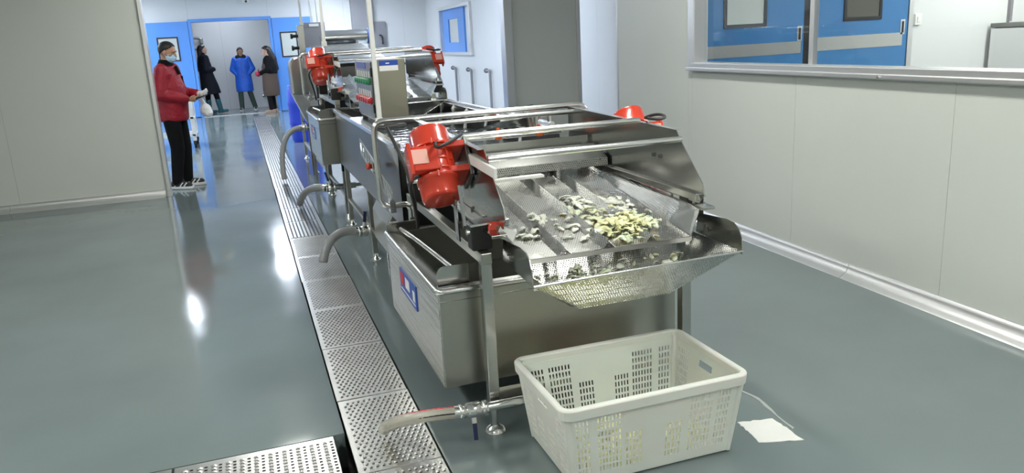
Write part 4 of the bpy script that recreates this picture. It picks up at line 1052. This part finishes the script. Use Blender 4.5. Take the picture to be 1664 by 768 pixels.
def haircap(h, ht, rx, ry, rz, off, front, low):
    """hair shell: ellipsoid minus the face (points with y>front and z<low in head space)"""
    e = MB(); e.ell((0, 0, 0), (rx, ry, rz), None, 28, 18); out = MB(); keep = []
    for f in e.f:
        c = sum((V(e.v[k]) for k in f), V((0, 0, 0))) / 4
        if c.z < low + (c.y - front) * .9: continue
        keep.append(f)
    used = sorted({k for f in keep for k in f}); ix = {k: i for i, k in enumerate(used)}
    out.add([h(V(e.v[k]) + V(off)) for k in used], [[ix[k] for k in f] for f in keep], True)
    return out
ho = obj('hair', haircap(h, ht, .084, .104, .098, (0, -.010, .026), .0, -.005).xf(T), 'hair', man)
sd = ho.modifiers.new('solid', 'SOLIDIFY'); sd.thickness = .012; sd.offset = -1
q = MB(); q.ell(h((0, .045, -.055)), (.066, .066, .062), ht); q.cap(h((0, .10, -.03)), h((0, .105, -.05)), .016); fm = wear(man, T, 'face_mask', q, 'mask', .008, 3)
q = MB()
for s in (-1, 1):
    for z in (-.02, -.085): q.tube([h((s * .06, .05, z)), h((s * .076, .02, (z - .01) / 2)), h((s * .082, -.012, 0))], .0025, 6)
obj('ear_loop', q.xf(T), 'shoe_white', fm)
q = MB(); hand(q, J['wrL'], J['hdL'], J['hnL'], -1, .9, .0125); q.cap(J['wrL'], V(J['wrL']) + V((.02, .05, 0)), .036, .036); q.ell(V(J['wrL']) + V((.02, .06, 0)), (.045, .05, .035)); wear(man, T, 'glove', q, 'glove', .006, 2)
q = MB(); q.box((0, 0, 0), (.075, .15, .01)); 
ph = thing('mobile_phone', tuple(T @ V((.02, .36, 1.06))), 'dark phone held in the hands of the man in red', 'phone')
Tp = T @ Matrix.Translation((.02, .355, 1.06)) @ Matrix.Rotation(R(20), 4, 'X') @ Matrix.Rotation(R(40), 4, 'Z')
obj('case', q.xf(Tp), 'black_plastic', ph, bevel=.006); q = MB(); q.box((0, 0, .006), (.066, .135, .002)); obj('screen', q.xf(Tp), 'door_glass_dark', ph)
# white bag hanging below the gloved hand
bg = thing('plastic_bag', tuple(T @ V((-.09, .40, .82))), 'crumpled white plastic bag hanging below the hands of the man in red', 'bag')
q = MB(); c0 = V((-.10, .36, .90)); q.ell(c0, (.06, .07, .08)); q.ell(c0 + V((.02, .03, -.03)), (.05, .055, .055)); q.cap(c0 + V((0, -.02, .07)), c0 + V((.02, -.04, .16)), .035, .015); obj('pouch', q.xf(T), 'bag', bg, remesh=.012, smooth=2)
q = MB(); q.tube([T @ p for p in (c0 + V((.01, -.03, .14)), c0 + V((.03, -.05, .18)), c0 + V((.05, -.03, .22)))], .008, 6); obj('handle', q, 'bag', bg)

# person in the blue coat
J = dict(head=(.0, .03, 1.60), yaw=18, nod=-6, shR=(.17, 0, 1.40), elR=(.27, -.03, 1.13), wrR=(.15, .06, 1.0), shL=(-.17, 0, 1.40), elL=(-.27, -.03, 1.13), wrL=(-.15, .06, 1.0),
         hdR=(-.3, .2, -.9), hnR=(-.9, .2, .2), hdL=(.3, .2, -.9), hnL=(.9, .2, .2), hipR=(.09, 0, .92), hipL=(-.09, 0, .92), knR=(.12, .06, .49), knL=(-.13, .02, .49), anR=(.13, .06, .075), anL=(-.22, .0, .075), lean=0)
pb, T, h, ht = person('person in a long bright blue coat facing the camera in the doorway', (.15, 23.55, 0), 172, 1.0, J, 'skin', .008)
q = MB(); q.cap((-.12, 0, 1.345), (.12, 0, 1.345), .11); ecyl(q, [(.52, .235, .19, 0, .0), (.7, .235, .185, 0, 0), (1.0, .215, .16, 0, 0), (1.2, .215, .16, 0, 0), (1.38, .19, .125, 0, 0), (1.45, .12, .09, 0, 0)]); sleeves(q, J, .085, .08, .065)
ct = wear(pb, T, 'coat', q, 'coat_blue', .012, 6)
q = MB(); q.cap((-.09, .03, 1.46), (.09, .03, 1.46), .062); q.cap((0, -.06, 1.46), (0, -.03, 1.48), .09); obj('fur_collar', q.xf(T), 'fur', ct, remesh=.012, smooth=2)
q = MB(); q.bar((0, .155, 1.35), (0, .17, .60), .012, .01); obj('placket', q.xf(T), 'blue_label', ct)
q = MB(); trousers(q, J, .09, .075, .065, .0); wear(pb, T, 'trousers', q, 'trouser_green', .012, 5)
shoes(pb, T, J, 'shoe_black', 'shoe_white')
ho = obj('hair', haircap(h, ht, .088, .110, .108, (0, -.012, .02), .02, .0).xf(T), 'hair', pb); ho.modifiers.new('solid', 'SOLIDIFY').thickness = .015
q = MB(); q.cap(h((0, -.06, -.02)), h((0, -.075, -.14)), .075, .06); wear(pb, T, 'hair_back', q, 'hair', .012, 3)

# woman in black coat and teal boots
J = dict(head=(0, .03, 1.60), yaw=-8, nod=0, shR=(.17, 0, 1.40), elR=(.24, -.06, 1.12), wrR=(.08, .17, 1.10), shL=(-.17, 0, 1.40), elL=(-.24, -.04, 1.12), wrL=(-.06, .19, 1.08),
         hdR=(-.8, .6, 0), hnR=(-.4, -.8, 0), hdL=(.8, .6, 0), hnL=(.4, -.8, 0), hipR=(.09, 0, .92), hipL=(-.09, 0, .92), knR=(.10, .10, .49), knL=(-.10, -.04, .49), anR=(.11, .14, .075), anL=(-.10, -.08, .075), lean=4)
pk, T, h, ht = person('woman in long black coat and teal boots leaning beside the left blue door', (-.72, 23.1, 0), -70, 1.07, J, 'skin_light', .008)
q = MB(); q.cap((-.12, 0, 1.345), (.12, 0, 1.345), .11); ecyl(q, [(.50, .22, .235, 0, .03), (.7, .22, .215, 0, .02), (1.0, .205, .165, 0, 0), (1.2, .21, .155, 0, 0), (1.38, .19, .125, 0, 0), (1.45, .12, .09, 0, 0)]); sleeves(q, J, .085, .078, .06); q.cap((0, -.02, 1.42), (0, 0, 1.49), .08, .07)
wear(pk, T, 'coat', q, 'coat_black', .012, 6)
q = MB(); trousers(q, J, .09, .07, .055, .1); wear(pk, T, 'trousers', q, 'cloth_black', .012, 5)
for k in 'RL':
    an = V(J['an' + k]); kn = V(J['kn' + k]); td = V((.1, 1, 0)).normalized(); b0 = V((an.x, an.y, 0))
    q = MB(); q.cap(b0 - td * .04 + V((0, 0, .05)), b0 + td * .15 + V((0, 0, .042)), .048, .04); q.cap(an, lerp(an, kn, .62), .058, .07); bt = wear(pk, T, 'boot', q, 'boot_teal', .011, 3)
ho = obj('hair', haircap(h, ht, .088, .112, .108, (0, -.014, .02), .0, -.01).xf(T), 'hair', pk); ho.modifiers.new('solid', 'SOLIDIFY').thickness = .015
q = MB(); q.cap(h((0, -.07, .0)), h((0, -.09, -.20)), .07, .06); wear(pk, T, 'hair_back', q, 'hair', .012, 3)

# woman in brown coat with long dark hair
J = dict(head=(0, .04, 1.60), yaw=10, nod=-10, shR=(.17, 0, 1.40), elR=(.24, -.04, 1.13), wrR=(.08, .20, 1.06), shL=(-.17, 0, 1.40), elL=(-.24, -.02, 1.13), wrL=(-.07, .21, 1.04),
         hdR=(-.7, .7, 0), hnR=(-.4, -.6, 0), hdL=(.7, .7, 0), hnL=(.4, -.6, 0), hipR=(.09, 0, .92), hipL=(-.09, 0, .92), knR=(.10, .02, .49), knL=(-.10, .06, .49), anR=(.11, .0, .075), anL=(-.10, .05, .075))
pw, T, h, ht = person('woman in brown coat with long dark hair standing at the right doorpost', (.80, 21.72, 0), 80, .995, J, 'skin_light', .008)
q = MB(); ecyl(q, [(.45, .21, .20, 0, .01), (.62, .23, .215, 0, .01), (1.0, .225, .19, 0, .01), (1.2, .22, .175, 0, .01), (1.36, .18, .13, 0, 0)])
wear(pw, T, 'coat', q, 'coat_brown', .012, 6)
q = MB(); q.cap((-.12, 0, 1.345), (.12, 0, 1.345), .125); ecyl(q, [(1.02, .235, .165, 0, -.035), (1.2, .235, .175, 0, -.02), (1.36, .19, .14, 0, 0)]); sleeves(q, J, .085, .075, .058); wear(pw, T, 'shawl', q, 'cloth_black', .012, 5)
q = MB(); trousers(q, J, .09, .075, .06, .05); wear(pw, T, 'trousers', q, 'cloth_black', .012, 5)
shoes(pw, T, J, 'suede', 'suede', 'boot')
ho = obj('hair', haircap(h, ht, .092, .115, .112, (0, -.014, .02), .01, .0).xf(T), 'hair', pw); ho.modifiers.new('solid', 'SOLIDIFY').thickness = .015
q = MB(); q.cap(h((0, -.07, .02)), h((0, -.13, -.25)), .08, .09); q.cap(h((0, -.12, -.2)), h((0, -.14, -.50)), .09, .06); wear(pw, T, 'hair_back', q, 'hair', .012, 3)
rb = thing('red_bag', tuple(T @ V((0, .30, 1.0))), 'small dark red bag held by the woman in the brown coat', 'bag')
q = MB(); q.cap((-.06, .29, 1.03), (.06, .29, 1.03), .075); obj('pouch', q.xf(T), 'red_bag', rb, remesh=.012, smooth=3)
q = MB(); q.tube([T @ V(p) for p in ((-.06, .29, 1.09), (0, .27, 1.15), (.06, .29, 1.09))], .008, 6); obj('handle', q, 'red_bag', rb)

# ------------------------------------------------------------------ steel trolley behind the man
tr = thing('steel_trolley', (-1.25, 15.2, 0), 'pale steel trolley with shelves standing behind the man in red', 'trolley')
for x in (-1.75, -.85):
    for y in (14.9, 15.6):
        q = MB(); q.bb(x - .03, x + .03, y - .03, y + .03, .12, .86); p = obj('post', q, 'white_sheet', tr, bevel=.006)
        q = MB(); q.cyl((x - .02, y, .06), (x + .02, y, .06), .06, n=16); q.bb(x - .03, x + .03, y - .01, y + .01, .06, .13); obj('castor', q, 'black_rubber', p)
for z in (.22, .52, .86):
    q = MB(); q.bb(-1.78, -.82, 14.87, 15.63, z - .02, z + .02); obj('shelf', q, 'white_sheet', tr, bevel=.005)
q = MB(); q.tube(fillet([(-.84, 14.9, .86), (-.84, 14.9, 1.0), (-.84, 15.6, 1.0), (-.84, 15.6, .86)], .05), .018, 8); obj('push_handle', q, 'steel_bright', tr)
q = MB(); q.bb(-1.7, -.9, 15.0, 15.5, .24, .40); tb = thing('steel_tray', (-1.3, 15.25, .54), 'shallow steel tray on the trolley behind the man in red', 'tray')
q = MB(); q.bb(-1.6, -.95, 15.0, 15.5, .545, .55); 
for (a, b, c, d_) in ((-1.6, -.95, 15.0, 15.006), (-1.6, -.95, 15.494, 15.5), (-1.6, -1.594, 15.0, 15.5), (-.956, -.95, 15.0, 15.5)): q.bb(a, b, c, d_, .55, .64)
obj('pan', q, 'steel', tb); q = MB(); q.tube([(-1.61, 14.99, .64), (-.94, 14.99, .64), (-.94, 15.51, .64), (-1.61, 15.51, .64)], .008, 6, closed=True); obj('rolled_edge', q, 'steel_bright', tb)
